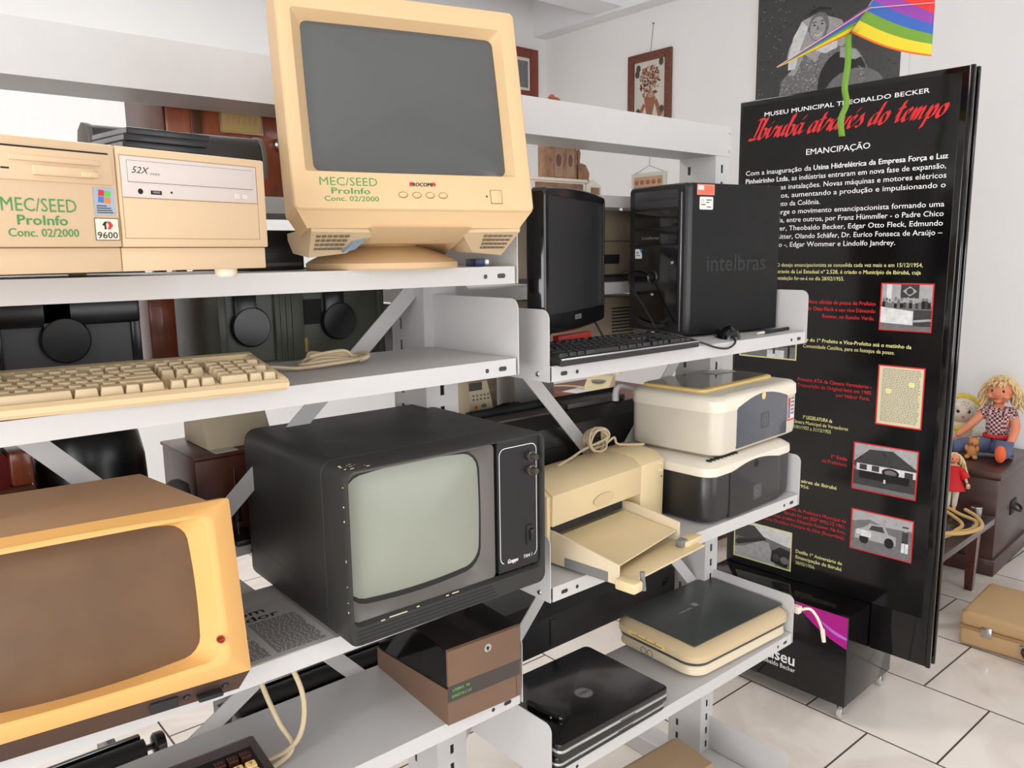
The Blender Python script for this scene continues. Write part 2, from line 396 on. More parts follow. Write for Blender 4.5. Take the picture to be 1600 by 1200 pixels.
def shelf(x0, x1, z, front=True, plates=(1, 1), label=None):
    y0, y1 = (1.07, 1.33) if front else (1.45, 1.71)
    o = bpy.data.objects.new('shelf', None)
    b = MB()
    e = .0017; b.box(x0, x1, y0+e, y1-e, z-.0015, z-.0001); b.box(x0, x1, y0, y0+.0015, z-.030, z); b.box(x0, x1, y1-.0015, y1, z-.030, z)
    b.box(x0, x1, y0+e, y0+.012, z-.0299, z-.0285); b.box(x0, x1, y1-.012, y1-e, z-.0299, z-.0285)
    b.box(x0+.0001, x0+.0015, y0+.013, y1-.013, z-.03, z-.0018); b.box(x1-.0015, x1-.0001, y0+.013, y1-.013, z-.03, z-.0018)
    yy = y0-.0004 if front else y1+.0004
    b.mat(1)
    for s_, xe in ((1, x0), (-1, x1)):
        b.at(FR(yy)); b.flat(rr(min(xe+s_*.022, xe+s_*.040), max(xe+s_*.022, xe+s_*.040), z-.020, z-.012, .004)); b.disc(xe+s_*.066, z-.0165, .004)
    b.at(Matrix())
    so = b.build('shelf', ['shelf_paint', 'dark_steel'], sh, smooth=0)
    for k, xa in enumerate((x0-.0075, x1+.0055)):
        if not plates[k]: continue
        p = MB(); p.prism([(y, zz+z) for y, zz in plate_poly(y0, y1, front=front)], 'x', xa, xa+.002)
        p.build('end_plate', 'shelf_paint', so, smooth=0)
        s_ = -1 if k == 0 else 1
        q = MB(); ysc = y0+.03 if front else y1-.03
        q.lathe([(.0001, .004*s_), (.004, .0035*s_), (.0055, .0015*s_), (.006, 0)], (xa+(0 if k == 0 else .002), ysc, z-.0165), 'x', 12)
        q.build('bolt', 'steel', so)
    return so
for z in (1.598, 1.436, 1.032, 0.800, 0.11): shelf(0.012, 0.922, z)
for z in (1.412, 0.978, 0.583, 0.11): shelf(1.010, 1.906, z)
for z in (1.730, 1.410, 1.085, 0.50): shelf(0.012, 0.922, z, False, (1, 1))
for z in (1.765, 1.540, 1.365, 1.06, 0.615): shelf(1.010, 1.906, z, False, (0, 0))
# ================================================================ left bay, top shelf: desktop computer
mat('aged_beige', (212, 183, 147), 0.5, 0, 8, 0.03, 0.03, 500); mat('aged_beige_seam', (120, 100, 70), 0.7)
mat('pale_pink_grey', (206, 194, 187), 0.45, 0, 10, 0.02); mat('sticker_white', (214, 214, 214), 0.4); mat('sticker_blue', (158, 168, 182), 0.4)
mat('cream_white', (226, 216, 196), 0.5)
def printed_stencil(parent, M, u0, z0, k=1.0, kw=1.0):
    b = MB(M @ Matrix.Translation((u0, 0, 0)) @ Matrix.Diagonal((kw, 1, 1, 1))); u0 = 0
    b.text('MEC/SEED', u0, z0+.0215*k, .0172*k, .084*k, bold=.004)
    b.text('ProInfo', u0+.016*k, z0+.0095*k, .0125*k, .056*k, bold=.03)
    b.text('Conc. 02/2000', u0+.005*k, z0-.001*k, .0105*k, .079*k, bold=.022)
    return b.build('stencilled_lettering', 'green_ink', parent, smooth=0)
pc = thing('desktop_computer', 'yellowed beige desktop computer with green stencilled lettering lying on the top shelf', 'computer', (.0074, .807, 1.598), 14.5)
PZ = .009
b = MB(); b.box(.003, .402, .012, .375, PZ, PZ+.121, .002); b.build('case', 'aged_beige', pc)
b = MB()
# front bezel: left block, right block around the bays, lower plinth
b.box(.0, .2285, -.004, .014, PZ+.024, PZ+.1215, .002); b.box(.2295, .405, -.004, .014, PZ+.024, PZ+.1215, .002)
b.box(.001, .2285, .0, .014, PZ, PZ+.0235, .001); b.box(.2295, .403, .0, .014, PZ, PZ+.0235, .001)
b.mat(1); b.at(FR(-.0042))
b.frame(.2325, .3935, PZ+.0325, PZ+.1135, .0004); b.rect(.2335, .393, PZ+.0722, PZ+.0726)
fb = b.build('front_bezel', ['aged_beige', 'aged_beige_seam'], pc)
b = MB(); b.box(.117, .224, -.0055, .002, PZ+.083, PZ+.112, .001); b.box(.131, .212, -.0075, .0, PZ+.100, PZ+.105, .001); b.box(.150, .205, -.009, .0, PZ+.088, PZ+.097, .0015); b.box(.192, .2085, -.0105, -.006, PZ+.0885, PZ+.094, .0008)
b.mat(1); b.at(FR(-.0056)); b.rect(.117, .221, PZ+.1115, PZ+.113); b.rect(.124, .131, PZ+.092, PZ+.0935); b.rect(.131, .212, PZ+.0993, PZ+.0999, -.0012)
b.build('floppy_drive', ['aged_beige', 'dark_void'], pc)
b = MB(); b.box(.2335, .392, -.0052, .002, PZ+.073, PZ+.1125, .0006); b.box(.2395, .3865, -.0066, .0, PZ+.088, PZ+.1085, .0006)
b.mat(1); b.at(FR(-.0053)); b.disc(.2515, PZ+.079, .0028); b.rect(.2625, .2745, PZ+.0765, PZ+.0805); b.disc(.2855, PZ+.0795, .0012)
b.frame(.2392, .3868, PZ+.0877, PZ+.1088, .0004, .0001)
b.mat(2); b.rect(.2645, .2725, PZ+.0778, PZ+.0797, .0002)
b.mat(1); b.at(FR(-.0067)); b.text('52X', .243, PZ+.0965, .0092, .019, bold=-.004, shear=.35); b.mat(3); b.text('max', .262, PZ+.0955, .005, .012, shear=.4)
cdm = b.build('optical_drive', ['pale_pink_grey', 'dark_void', 'grey_ink', 'grey_ink'], pc)
for x in (.3655, .3755):
    b = MB(); b.lathe([(.0001, -.0066), (.0030, -.0066), (.0034, -.0058), (.0034, -.003)], (x, 0, PZ+.0795), 'y', 16); b.build('button', 'pale_pink_grey', cdm)
printed_stencil(pc, FR(-.0043), .1215, PZ+.0345, 1.0, .78)
b = MB(FR(-.0044)); b.rect(.204, .2245, PZ+.0545, PZ+.0805); b.mat(1)
for (x, y, mi) in ((.2085, .0730, 2), (.2148, .0722, 3), (.2078, .0668, 4), (.2141, .066, 5)):
    b.mat(mi); b.flat([(x, PZ+y), (x+.0055, PZ+y-.0006), (x+.0062, PZ+y+.0050), (x+.0007, PZ+y+.0056)], .0002)
b.mat(1)
for i, wd in enumerate((.010, .014, .015, .016)): b.rect(.206, .206+wd, PZ+.0628-i*.0021, PZ+.0637-i*.0021, .0002)
b.build('sticker', ['sticker_blue', 'black_ink', 'red_ink', 'bright_green_ink', 'blue_ink', 'orange_ink'], pc, smooth=0)
b = MB(FR(-.0044)); b.rect(.2025, .2265, PZ+.0305, PZ+.0518); b.mat(1); b.frame(.2025, .2265, PZ+.0305, PZ+.0518, .0006, .0002)
b.text('9600', .2045, PZ+.0325, .0088, .0198, .0003, bold=.012)
b.flat([(.2095, PZ+.045), (.2125, PZ+.0485), (.2155, PZ+.0485), (.2135, PZ+.0462), (.2138, PZ+.041), (.2118, PZ+.041), (.2118, PZ+.0445)], .0003)
b.mat(2); b.flat([(.2205, PZ+.045), (.2178, PZ+.0412), (.2148, PZ+.0412), (.2162, PZ+.0445), (.2148, PZ+.0485), (.2180, PZ+.0485)], .0003)
b.build('badge', ['cream_white', 'black_ink', 'red_ink'], pc, smooth=0)
for x, y in ((.05, .055), (.362, .0195), (.05, .33), (.35, .33)):
    b = MB(); b.lathe([(.001, 0), (.010, 0), (.0118, .002), (.0125, .0095), (.001, .0095)], (x, y, 0)); b.build('foot', 'cream_white', pc)
# things on the desktop computer
mat('black_plastic', (30, 30, 31), 0.4, 0, 15, 0.1, 0.03, 700); mat('dark_grey_plastic', (82, 76, 72), 0.5); mat('black_gloss', (14, 14, 15), 0.12, 0, 8, 0.1)
mat('dvd_sleeve', (24, 24, 27), 0.3); mat('clear_edge', (120, 120, 122), 0.25)
cz = 1.598+PZ+.1225
dv = thing('loudspeaker_bar', 'long rounded black plastic bar behind the stack of black cases on the beige desktop computer', 'speaker', (.268, 1.105, cz), 1.0)
b = MB(); prof = [(.0, .0), (.0, .028), (.004, .043), (.014, .054), (.03, .057), (.046, .050), (.055, .03), (.055, 0)]
b.prism([(y, z) for y, z in prof], 'x', .007, .223, .0); b.build('body', 'black_plastic', dv, 50)
for a in (-.001, .222): MB().prism([(y*1.02-.0005, z*1.03) for y, z in prof], 'x', a, a+.008, .0015).build('end_cap', 'dark_grey_plastic', dv, 50)
descr = ['lowest', 'second from the bottom', 'third from the bottom', 'fourth from the bottom', 'topmost']
for i in range(5):
    d = thing('disc_case', 'thin black disc case, %s of the stack on the beige desktop computer' % descr[i], 'disc case', (.282+.003*math.sin(i*2), 1.005+.002*math.cos(i), cz+.0003+i*.0078), 9+1.0*math.sin(i*1.7), group='black disc cases on the desktop computer')
    MB().box(0, .100, 0, .095, 0, .0076, .0008).build('case', 'dvd_sleeve', d); MB().box(-.0015, .0, .003, .092, .001, .0066, .0004).build('spine', 'clear_edge', d)

# ================================================================ CRT monitor
mat('yellowed_cream', (207, 176, 134), 0.45, 0, 7, 0.025, 0.02, 500); mat('cream_belly', (204, 180, 144), 0.5, 0, 7, 0.03)
mat('crt_glass_grey', (78, 80, 80), 0.08, 0, 4, 0.02, rv=0.02, spec=0.6); mat('screen_rim', (40, 38, 35), 0.6)
cr = thing('crt_monitor', 'yellowed cream tube monitor on a round swivel foot on the top shelf', 'monitor', (.473, 1.0, 1.598), -15)
TL = Tm(0, 0, .082, -12.3)
W, Hh = .352, .303
TL0 = TL; TL = TL @ Matrix.Translation((.007, 0, 0)); SX = -.007
b = MB(TL @ FR(0))
def zr(o, z): return [(p[0], p[1], z) for p in o]
o0 = outl(W/2, Hh/2, W+.003, Hh+.003, .008); o1 = outl(W/2, Hh/2, W, Hh, .008); o2 = outl(W/2, Hh/2, W-.004, Hh-.004, .007)
i0 = outl(.180+SX, .1625, .308, .222, .004); i1 = outl(.1835+SX, .161, .284, .206, .008, .001, .001)
back = outl(W/2, Hh/2, W-.02, Hh-.02, .02)
b.loft([zr(outl(W/2, Hh/2, W-.004, Hh-.004, .012), -.062), zr(o0, -.055), zr(o0, -.008), zr(o1, .001), zr(o2, .0035), zr(outl(W/2, Hh/2, W-.008, Hh-.008, .007), .004), zr(outl(.180+SX, .1625, .312, .226, .005), .004), zr(i0, .0035), zr(i1, -.014)], False, False)
bez = b.build('front_bezel', 'yellowed_cream', cr, 25)
b = MB(TL @ FR(0)); so = outl(.1835+SX, .161, .2845, .2065, .010, .001, .001); b.dome(so, .008, -.0135)
b.build('screen', 'crt_glass_grey', cr, 60)
b = MB(TL @ FR(0)); b.loft([zr(outl(W/2, Hh/2, W-.006, Hh-.006, .015), -.055), zr(outl(W/2, Hh/2, W-.02, Hh-.02, .02), -.11), zr(outl(W/2, Hh/2-.01, W-.09, Hh-.10, .04), -.25), zr(outl(W/2, Hh/2-.01, W-.14, Hh-.14, .04), -.34)], False, True)
b.build('rear_housing', 'yellowed_cream', cr, 40)
# belly under the bezel, and its two control panels
b = MB(TL); b.loft([[(.003, -.001, .001), (.349, -.001, .001), (.349, .06, .001), (.003, .06, .001)], [(.014, .012, -.014), (.338, .012, -.014), (.338, .07, -.012), (.014, .07, -.012)], [(.018, .016, -.020), (.334, .016, -.020), (.334, .08, -.016), (.018, .08, -.016)]])
b.loft([[(.105, .012, -.02), (.255, .012, -.02), (.28, .2, -.02), (.08, .2, -.005)], [(.112, .05, -.032), (.248, .05, -.032), (.262, .22, .0), (.098, .22, .0)]])
b.mat(1)
b.build('belly', ['yellowed_cream', 'cream_belly'], cr, 30)
mat('speaker_slots', (110, 98, 80), 0.6); mat('pale_blue_plastic', (135, 155, 170), 0.4)
for sx, x0 in ((1, .024), (-1, .336)):
    M = TL @ Tm(x0, .012, -.022) @ Matrix.Diagonal((sx, 1, 1, 1)); b = MB(M)
    b.loft([[(0, .006, .004), (.094, .012, .004), (.094, .15, .03), (-.006, .15, .03)], [(.0, .008, -.002), (.092, .014, -.002), (.090, .15, .02), (-.006, .15, .02)], [(.006, .070, -.024), (.058, .062, -.020), (.050, .15, .0), (.0, .15, .0)]])
    sl = MB(M)
    for r_ in range(4):
        for c_ in range(6):
            t = .18+r_*.17; x = .008+c_*.0085*(1-.3*t)+.003*t; y = .009+.058*t; z = -.002-.021*t
            sl.box(x, x+.0055, y-.003, y+.003, z-.0010, z+.0012)
    pn = b.build('speaker_panel', 'cream_belly', cr, 30); sl.build('grille_slots', 'speaker_slots', pn, 0)
    if sx == 1:
        k = MB(M); k.loft([[(.060, .030, -.0135), (.080, .024, -.008), (.068, .046, -.018), (.05, .052, -.022)], [(.060, .034, -.008), (.080, .028, -.003), (.068, .05, -.012), (.05, .056, -.016)]]); k.build('cord_hook', 'pale_blue_plastic', pn, 0)
b = MB(); b.lathe([(.001, .0), (.1195, .0), (.1215, .002), (.1215, .010), (.117, .0135), (.10, .022), (.078, .031), (.066, .036), (.062, .044), (.066, .055), (.080, .070), (.082, .085), (.001, .085)], (.180, .19, 0), n=48)
b.build('swivel_foot', 'yellowed_cream', cr, 40)
printed_stencil(cr, TL0 @ FR(-.0042), .043, .0125, .94)
b = MB(TL0 @ FR(-.0043)); b.text('PROCOMP', .168, .034, .0075, .036, bold=.05, shear=.1)
b.mat(1); b.flat([(.167, .037), (.171, .041), (.171, .033)], .0001); b.flat([(.207, .037), (.203, .041), (.203, .033)], .0001)
b.build('maker_badge', ['black_ink', 'red_ink'], cr, 0)
for x in (.157, .177, .1965, .216):
    b = MB(TL0); b.lathe([(.0001, -.0068), (.0045, -.0066), (.006, -.0052), (.006, -.003)], (x, 0, .0215), 'y', 20, 1, .62); b.mat(1).lathe([(.0069, -.003), (.0069, -.0043), (.0001, -.0043)], (x, 0, .0215), 'y', 20, 1, .66); b.build('adjust_button', ['yellowed_cream', 'aged_beige_seam'], cr)
b = MB(TL0); b.box(.290, .307, -.0062, -.003, .0115, .0305, .0015); b.mat(1).box(.2893, .3077, -.0043, -.003, .0108, .0312); b.build('power_button', ['yellowed_cream', 'aged_beige_seam'], cr)
b = MB(TL0 @ FR(-.0043)); b.disc(.2835, .0215, .0015); b.build('indicator_lamp', 'black_ink', cr)
# small things on the top shelf beside the monitor
mat('navy_card', (32, 40, 90), 0.4)
bt = thing('small_box', 'tiny navy blue box with chrome end beside the foot of the tube monitor', 'box', (.862, 1.105, 1.5985), -8)
MB().box(0, .02, 0, .035, 0, .013, .001).build('sleeve', 'navy_card', bt); MB().box(.02, .03, .001, .034, .0005, .0125, .002).build('tip', 'steel', bt)
bx = thing('black_box', 'low black box on the top shelf between beige desktop and tube monitor', 'box', (.50, 1.21, 1.5985), 0)
MB().box(0, .095, 0, .11, 0, .062, .003).build('body', 'black_plastic', bx); MB().box(.005, .09, -.002, .0, .006, .012, .0005).build('front_lip', 'dark_grey_plastic', bx)

# ================================================================ keyboards
KEYS = {}
def key_mesh(wd, dp, h, m, top=.72):
    k = (round(wd, 4), round(dp, 4), h, m)
    if k not in KEYS:
        b = MB(); i = (dp*(1-top))/2; a = wd/2; c = dp/2
        def rg(ax, cy0, cy1, z0, z1, r):
            return [(x, y, z0+(z1-z0)*(y-cy0)/(cy1-cy0)) for x, y in outl(0, (cy0+cy1)/2, 2*ax, cy1-cy0, r, m=2, s=0)]
        b.loft([rg(a, -c, c, 0, 0, .0015), rg(a-.0004, -c+.0004, c-.0004, h*.15, h*.15, .0015), rg(a-i*.75, -c+i*.5, c-i*1.2, h*.93, h*.93, .0018), rg(a-i*.75-.0009, -c+i*.5+.0009, c-i*1.2-.0009, h, h, .0015)])
        q = MB(); o = b.build('key', m, None, 30); KEYS[k] = o.data; bpy.data.objects.remove(o)
    return KEYS[k]
ROWS = [  # (row, [(x, width)...]) in key units, rows counted from the front
 (5.25, [(0, 1)]+[(2+i, 1) for i in range(4)]+[(6.5+i, 1) for i in range(4)]+[(11+i, 1) for i in range(4)]+[(15.3+i, 1) for i in range(3)]),
 (4, [(i, 1) for i in range(13)]+[(13, 2)]+[(15.3+i, 1) for i in range(3)]+[(18.6+i, 1) for i in range(4)]),
 (3, [(0, 1.5)]+[(1.5+i, 1) for i in range(12)]+[(13.5, 1.5)]+[(15.3+i, 1) for i in range(3)]+[(18.6+i, 1) for i in range(3)]),
 (2, [(0, 1.75)]+[(1.75+i, 1) for i in range(11)]+[(12.75, 2.25)]+[(18.6+i, 1) for i in range(3)]+[(21.6, 1)]),
 (1, [(0, 2.25)]+[(2.25+i, 1) for i in range(10)]+[(12.25, 2.75)]+[(16.3, 1)]+[(18.6+i, 1) for i in range(3)]),
 (0, [(0, 1.5), (1.5, 1.25), (2.75, 1.25), (4, 5.5), (9.5, 1.5), (11, 1.5), (12.5, 1), (13.5, 1.5)]+[(15.3+i, 1) for i in range(3)]+[(18.6, 2), (20.6, 1), (21.6, 1)])]
def put_keys(t, x0, y0, u, v, z, h, m, rest_left=4, skip=()):
    allk = [(ry, kx, kw) for ry, ks in ROWS for kx, kw in ks]
    allk = [k for k in allk if (k[0], k[1]) not in skip]
    order = sorted(allk, key=lambda k: k[1]); rest = order[:max(0, len(allk)-99)]
    rb = MB()
    for ry, kx, kw in allk:
        cx, cy = x0+(kx+kw/2)*u, y0+(ry+.5)*v
        me = key_mesh(kw*u-.0012, v-.0012, h, m)
        if (ry, kx, kw) in rest:
            M = Matrix.Translation((cx, cy, z)); vs = [rb.v(M @ q.co) for q in me.vertices]
            for p in me.polygons: rb.f([vs[i] for i in p.vertices])
        else:
            o = bpy.data.objects.new('key', me); COL.objects.link(o); o.parent = t; o.location = (cx, cy, z)
    if rest: o = rb.build('key_bank', m, t, 30); o['kind'] = 'stuff'
mat('keyboard_cream', (214, 190, 150), 0.5, 0, 9, 0.03, 0.02, 700); mat('keycap_cream', (212, 192, 156), 0.5, 0, 9, 0.03)
kb = thing('computer_keyboard', 'cream computer keyboard with cream keys on the second shelf of the left bay', 'keyboard', (.017, 1.0695, 1.4375), -6.5, 6.0)
b = MB(); b.prism([(.0, .006), (.0, .013), (.006, .0175), (.012, .0165), (.016, .012), (.165, .012), (.168, .019), (.184, .019), (.187, .015), (.187, -.0), (.012, -.001), (.010, .004)], 'x', 0, .455, .002)
b.box(.0005, .016, .012, .17, .010, .0185, .002); b.box(.445, .4545, .012, .17, .010, .0185, .002); b.box(.298, .304, .02, .165, .010, .015, .0008); b.box(.362, .368, .02, .165, .010, .015, .0008)
b.build('case', 'keyboard_cream', kb, 30)
put_keys(kb, .017, .019, .0189, .0202, .0122, .0125, 'keycap_cream', skip=[(5.25, 15.3+i) for i in range(0)])
for x in (.04, .40): MB().box(x, x+.02, .165, .172, -.016, .001, .001).build('foot', 'keyboard_cream', kb)
cd = MB(); P = []
for k in range(5):
    a = .012*k
    P += [(.57+.01*k, 1.20+.012*k, 1.441+.0035*(k % 2)), (.62, 1.185+.018*k, 1.4445+.003*k), (.672, 1.192+.016*k, 1.446), (.695-.004*k, 1.222, 1.4475), (.66, 1.236-.004*k, 1.444+.004*k), (.60, 1.248-.006*k, 1.4415+.003*k)]
cd.tube(spline([(.50, 1.215, 1.448), (.53, 1.205, 1.446)]+P+[(.69, 1.24, 1.446), (.66, 1.28, 1.4405)], 6), .0030, 7)
cd.tube(spline([(.683, 1.205, 1.443), (.700, 1.205, 1.4475), (.708, 1.225, 1.452), (.70, 1.245, 1.4475), (.684, 1.24, 1.442)], 6), .0040, 7)
attach(cd.build('cord', 'cream_cord'), kb)

# ================================================================ left terminal on the third shelf
mat('terminal_yellow', (224, 172, 102), 0.5, 0, 6, 0.03, 0.03, 500); mat('terminal_tan', (190, 150, 114), 0.55, 0, 6, 0.05, 0.05, 300); mat('terminal_chin', (78, 56, 48), 0.5)
mat('dusty_screen', (98, 71, 46), 0.55, 0, 11, 0.42); mat('red_lamp', (130, 15, 20), 0.2)
te = thing('computer_terminal', 'tan and amber yellow terminal with a brown screen on the third shelf', 'terminal', (-.015, 1.054, 1.033), -6)
TT = Tm(0, -.010, .034, -13)
tw_, th_ = .40, .235
b = MB(TT @ FR(0))
s1 = outl(.2, th_/2, tw_, th_, .004); s2 = outl(.2, th_/2, tw_, th_, .004)
r1 = outl(.2, th_/2+.003, tw_-.052, th_-.034, .012); r2 = outl(.2, th_/2+.003, tw_-.060, th_-.042, .012)
w0 = outl(.2, .125, .322, .190, .018, .002, .004); w1 = outl(.2, .125, .282, .170, .020, .004, .010)
b.loft([zr(outl(.2, th_/2, tw_-.004, th_-.004, .004), -.03), zr(s1, -.022), zr(s2, .002), zr(r1, .020), zr(r2, .021), zr(w0, .019), zr(w1, -.006)], False, False)
b.build('front_bezel', 'terminal_yellow', te, 30)
b = MB(TT @ FR(0)); b.dome(outl(.2, .125, .284, .172, .020, .004, .010), .012, -.0065, 7); b.build('screen', 'dusty_screen', te, 60)
b = MB(); b.loft([[(.004, .026, .036), (.394, .026, .036), (.374, .050, .2615), (.026, .050, .2615)], [(.004, .16, .03), (.390, .16, .03), (.318, .205, .274), (.082, .205, .274)], [(.03, .27, .03), (.37, .27, .03), (.31, .262, .20), (.09, .262, .20)]])
b.build('housing', 'terminal_tan', te, 20)
b = MB(); b.loft([[(.002, -.012, .034), (.398, -.012, .034), (.397, .25, .034), (.003, .25, .034)], [(.012, .012, .0), (.388, .012, .0), (.385, .24, 0), (.015, .24, 0)]])
b.mat(1); b.box(.272, .306, -.010, .004, .012, .026, .002); b.box(.330, .362, -.014, .003, .010, .016, .002); b.mat(2)
for x in (.318, .367): b.lathe([(.0001, -.0035), (.0035, -.003), (.0045, 0), (.0045, .01)], (x, -.002, .018), 'y', 12)
b.build('chin', ['terminal_chin', 'rubber', 'dark_steel'], te, 20)
b = MB(TT); b.lathe([(.0001, -.029), (.003, -.0285), (.0045, -.026), (.005, -.022), (.005, -.018)], (.362, 0, .055), 'y', 16); b.build('power_lamp', 'red_lamp', te)
# clipping under the grey monitor
np_ = thing('newspaper_clipping', 'grey printed newspaper page lying on the shelf beside the dark grey monitor', 'newspaper', (.32, 1.075, 1.0325), -1)
b = MB(); b.box(0, .225, -.002, .19, 0, .0008); b.build('sheet', 'newsprint', np_, smooth=0)
b = MB(Tm(0, 0, .0009)); b.text('com', .115, .160, .026, .062, bold=.03); b.text('pulador', .075, .136, .026, .118, bold=.03)
for cxi, (xa, xb) in enumerate(((.07, .125), (.135, .215))):
    for i in range(26):
        y = .126-i*.0046
        if cxi == 0 and i < 12: continue
        x = xa
        while x < xb-.004:
            wl = random.uniform(.004, .010); b.rect(x, min(x+wl, xb), y, y+.0022); x += wl+.0018
b.flat([(.072, .075), (.085, .095), (.1, .11), (.105, .095), (.122, .1), (.118, .082), (.1, .078), (.095, .07)])
b.build('printing', 'black_ink', np_, smooth=0)

# ================================================================ dark grey monitor
mat('charcoal_shell', (50, 50, 48), 0.5, 0, 10, 0.06, 0.08, 800, spec=.3); mat('charcoal_top', (44, 44, 42), 0.5, 0, 10, 0.06, 0.08, 800); mat('grey_mask', (96, 92, 88), 0.4, 0.2)
mat('phosphor_glass', (144, 148, 135), 0.34, 0, 3, 0.03, rv=.03); mat('control_black', (22, 22, 25), 0.3); mat('worn_edge', (205, 195, 165), 0.6)
tv = thing('video_monitor', 'dark charcoal video monitor with pale green screen in the middle of the left bay', 'monitor', (.540, 1.014, 1.033), -0.9)
b = MB()
def fr_ring(x0, x1, z0, z1, y, r): return [(p[0], y, p[1]) for p in outl((x0+x1)/2, (z0+z1)/2, x1-x0, z1-z0, r)]
b.loft([fr_ring(.006, .389, .0, .275, .386, .02), fr_ring(.0, .395, .0, .279, .375, .022), fr_ring(0, .395, 0, .279, .072, .020), fr_ring(.0006, .3944, .0006, .2784, .0715, .020), fr_ring(.0006, .3944, .0006, .2784, .0695, .020), fr_ring(.0, .395, 0, .279, .069, .020), fr_ring(0, .395, .0, .279, .006, .018), fr_ring(.003, .392, .003, .276, .0, .016), fr_ring(.008, .387, .032, .274, .0, .012), fr_ring(.011, .384, .036, .271, .010, .010)], True, False)
# lower lip with vent grooves
b.mat(1)
for i in range(4): b.box(.012, .282-.004*i, -.0006, .002, .006+i*.0062, .0085+i*.0062)
b.mat(2)
for x0, x1, z, y in ((.068, .10, .0325, -.0006), (.053, .060, .0312, -.0006), (.118, .123, .0342, -.0006), (.175, .180, .036, -.0006), (.187, .200, .0365, -.0006)): b.box(x0, x1, y-.0002, y+.001, z, z+.0016)
for k in range(14):
    x = random.uniform(.004, .05); y = random.uniform(0.0, .03); b.box(x, x+random.uniform(.001, .006), y, y+.0012, .2786, .2793)
for k in range(8):
    z = random.uniform(.01, .27); b.box(-.0003, .001, .002, .0035, z, z+random.uniform(.001, .004))
b.build('housing', ['charcoal_shell', 'rubber', 'worn_edge'], tv, 35)
b = MB(FR(0)); ma = outl(.148, .153, .276, .236, .008); mb_ = outl(.137, .160, .252, .200, .03, .003, .010)
b.loft([zr(ma, -.010), zr(outl(.148, .153, .270, .230, .010), -.010), zr(mb_, -.024)], False, False)
mk = b.build('screen_mask', 'grey_mask', tv, 40)
b = MB(FR(0)); b.dome(outl(.136, .1625, .247, .192, .026, .004, .008), .014, -.0235, 7); b.build('screen', 'phosphor_glass', tv, 60)
b = MB(FR(0)); b.loft([zr(outl(.137, .160, .254, .202, .03, .003, .010), -.0236), zr(outl(.136, .1625, .245, .190, .026, .004, .008), -.0232)], False, False); b.build('screen_gasket', 'rubber', tv, 60)
b = MB(); b.box(.289, .381, .004, .02, .040, .273, .0015)
b.mat(1); b.at(FR(.0039))
L = outl(.3345, .158, .083, .205, .012, m=4, s=1); n = len(L)
for i in range(n):
    p, q = Vector(L[i]), Vector(L[(i+1) % n])
    if .30 < (p.x+q.x)/2 < .37 and (p.y+q.y)/2 < .075: continue
    d = (q-p)
    if d.length < 1e-6: continue
    nn = Vector((-d.y, d.x)).normalized()*.0006; b.flat([p-nn, q-nn, q+nn, p+nn])
b.text('Grappo', .309, .0545, .0105, .023, bold=.04, shear=.1); b.text('TAN 1', .345, .0555, .0085, .020, bold=.01, shear=.25)
cp = b.build('control_panel', ['control_black', 'white_ink'], tv, 20)
mat('smoky_knob', (60, 52, 46), 0.15, 0, coat=.5)
for z in (.239, .214):
    k = MB(); k.lathe([(.0001, -.014), (.0055, -.0135), (.0065, -.010), (.0065, -.002), (.009, -.001), (.009, .004)], (.362, 0, z), 'y', 16); kb_ = k.build('knob', 'smoky_knob', cp)
k = MB(); k.box(.352, .368, .001, .006, .078, .115, .002); k.mat(1).box(.3555, .3645, -.005, .004, .086, .108, .002); k.build('rocker_switch', ['rubber', 'control_black'], cp)
b = MB(LF(-.0004))
for u, v in ((-.368, .085), (-.373, .052), (-.075, .072), (-.074, .041)): b.disc(u, v, .0035, .0005)
b.flat([(-.385, .0690), (-.053, .0580), (-.053, .0586), (-.385, .0696)], .0002); b.rect(-.0536, -.053, .046, .0585, .0002)
b.build('screws', 'rubber', tv, 0)

# ================================================================ fourth shelf: diskette box, brown keyboard, cords
mat('brown_plastic', (110, 84, 65), 0.4, 0, 10, 0.05, 0.04, 600); mat('smoked_plastic', (14, 12, 11), 0.08, alpha=0.80); mat('dark_label', (62, 55, 52), 0.45)
dk = thing('diskette_box', 'brown diskette box with smoked lid and lock on the fourth shelf', 'diskette box', (.748, 1.062, .8005), -3.3)
b = MB()
dw, dd = .162, .262
b.box(.0, dw, .0, .003, 0, .068); b.box(.003, dw-.003, .003, dd-.003, 0, .003)
for x in (0, dw-.003): b.prism([(.003, 0), (dd, 0), (dd, .040), (.003, .067)], 'x', x, x+.003)
b.box(.003, dw-.003, dd-.003, dd, 0, .04)
b.build('tray', 'brown_plastic', dk, 20)
b = MB(); b.prism([(-.002, .074), (-.002, .139), (.002, .141), (.004, .141), (.004, .072)], 'x', .001, dw-.001, .0008)
ld = b.build('lid_front', 'brown_plastic', dk, 30)
b = MB(FR(-.0021)); b.disc(.086, .120, .0078, .0006, 24); b.mat(1); b.disc(.086, .120, .0028, .0012); b.rect(.0853, .0867, .114, .1205, .0014); b.build('lock', ['steel', 'dark_void'], ld, 0)
b = MB(); b.box(.002, dw-.002, .004, dd-.006, .139, .141); 
for x in (.001, dw-.003): b.prism([(.004, .07), (.004, .139), (dd-.008, .139), (dd-.004, .043)], 'x', x, x+.002)
b.prism([(dd-.008, .139), (dd-.006, .141), (dd-.002, .043), (dd-.004, .043)], 'x', .003, dw-.003)
b.build('lid', 'smoked_plastic', dk, 20)
b = MB(); b.box(.0005, dw-.004, -.0018, .001, .0435, .0735, .0006); b.mat(1); b.at(FR(-.0019)); b.text('LABRA  90', .010, .062, .0072, .036, bold=.0); b.text('DISKETTE 5 1/4"', .008, .0505, .0068, .042)
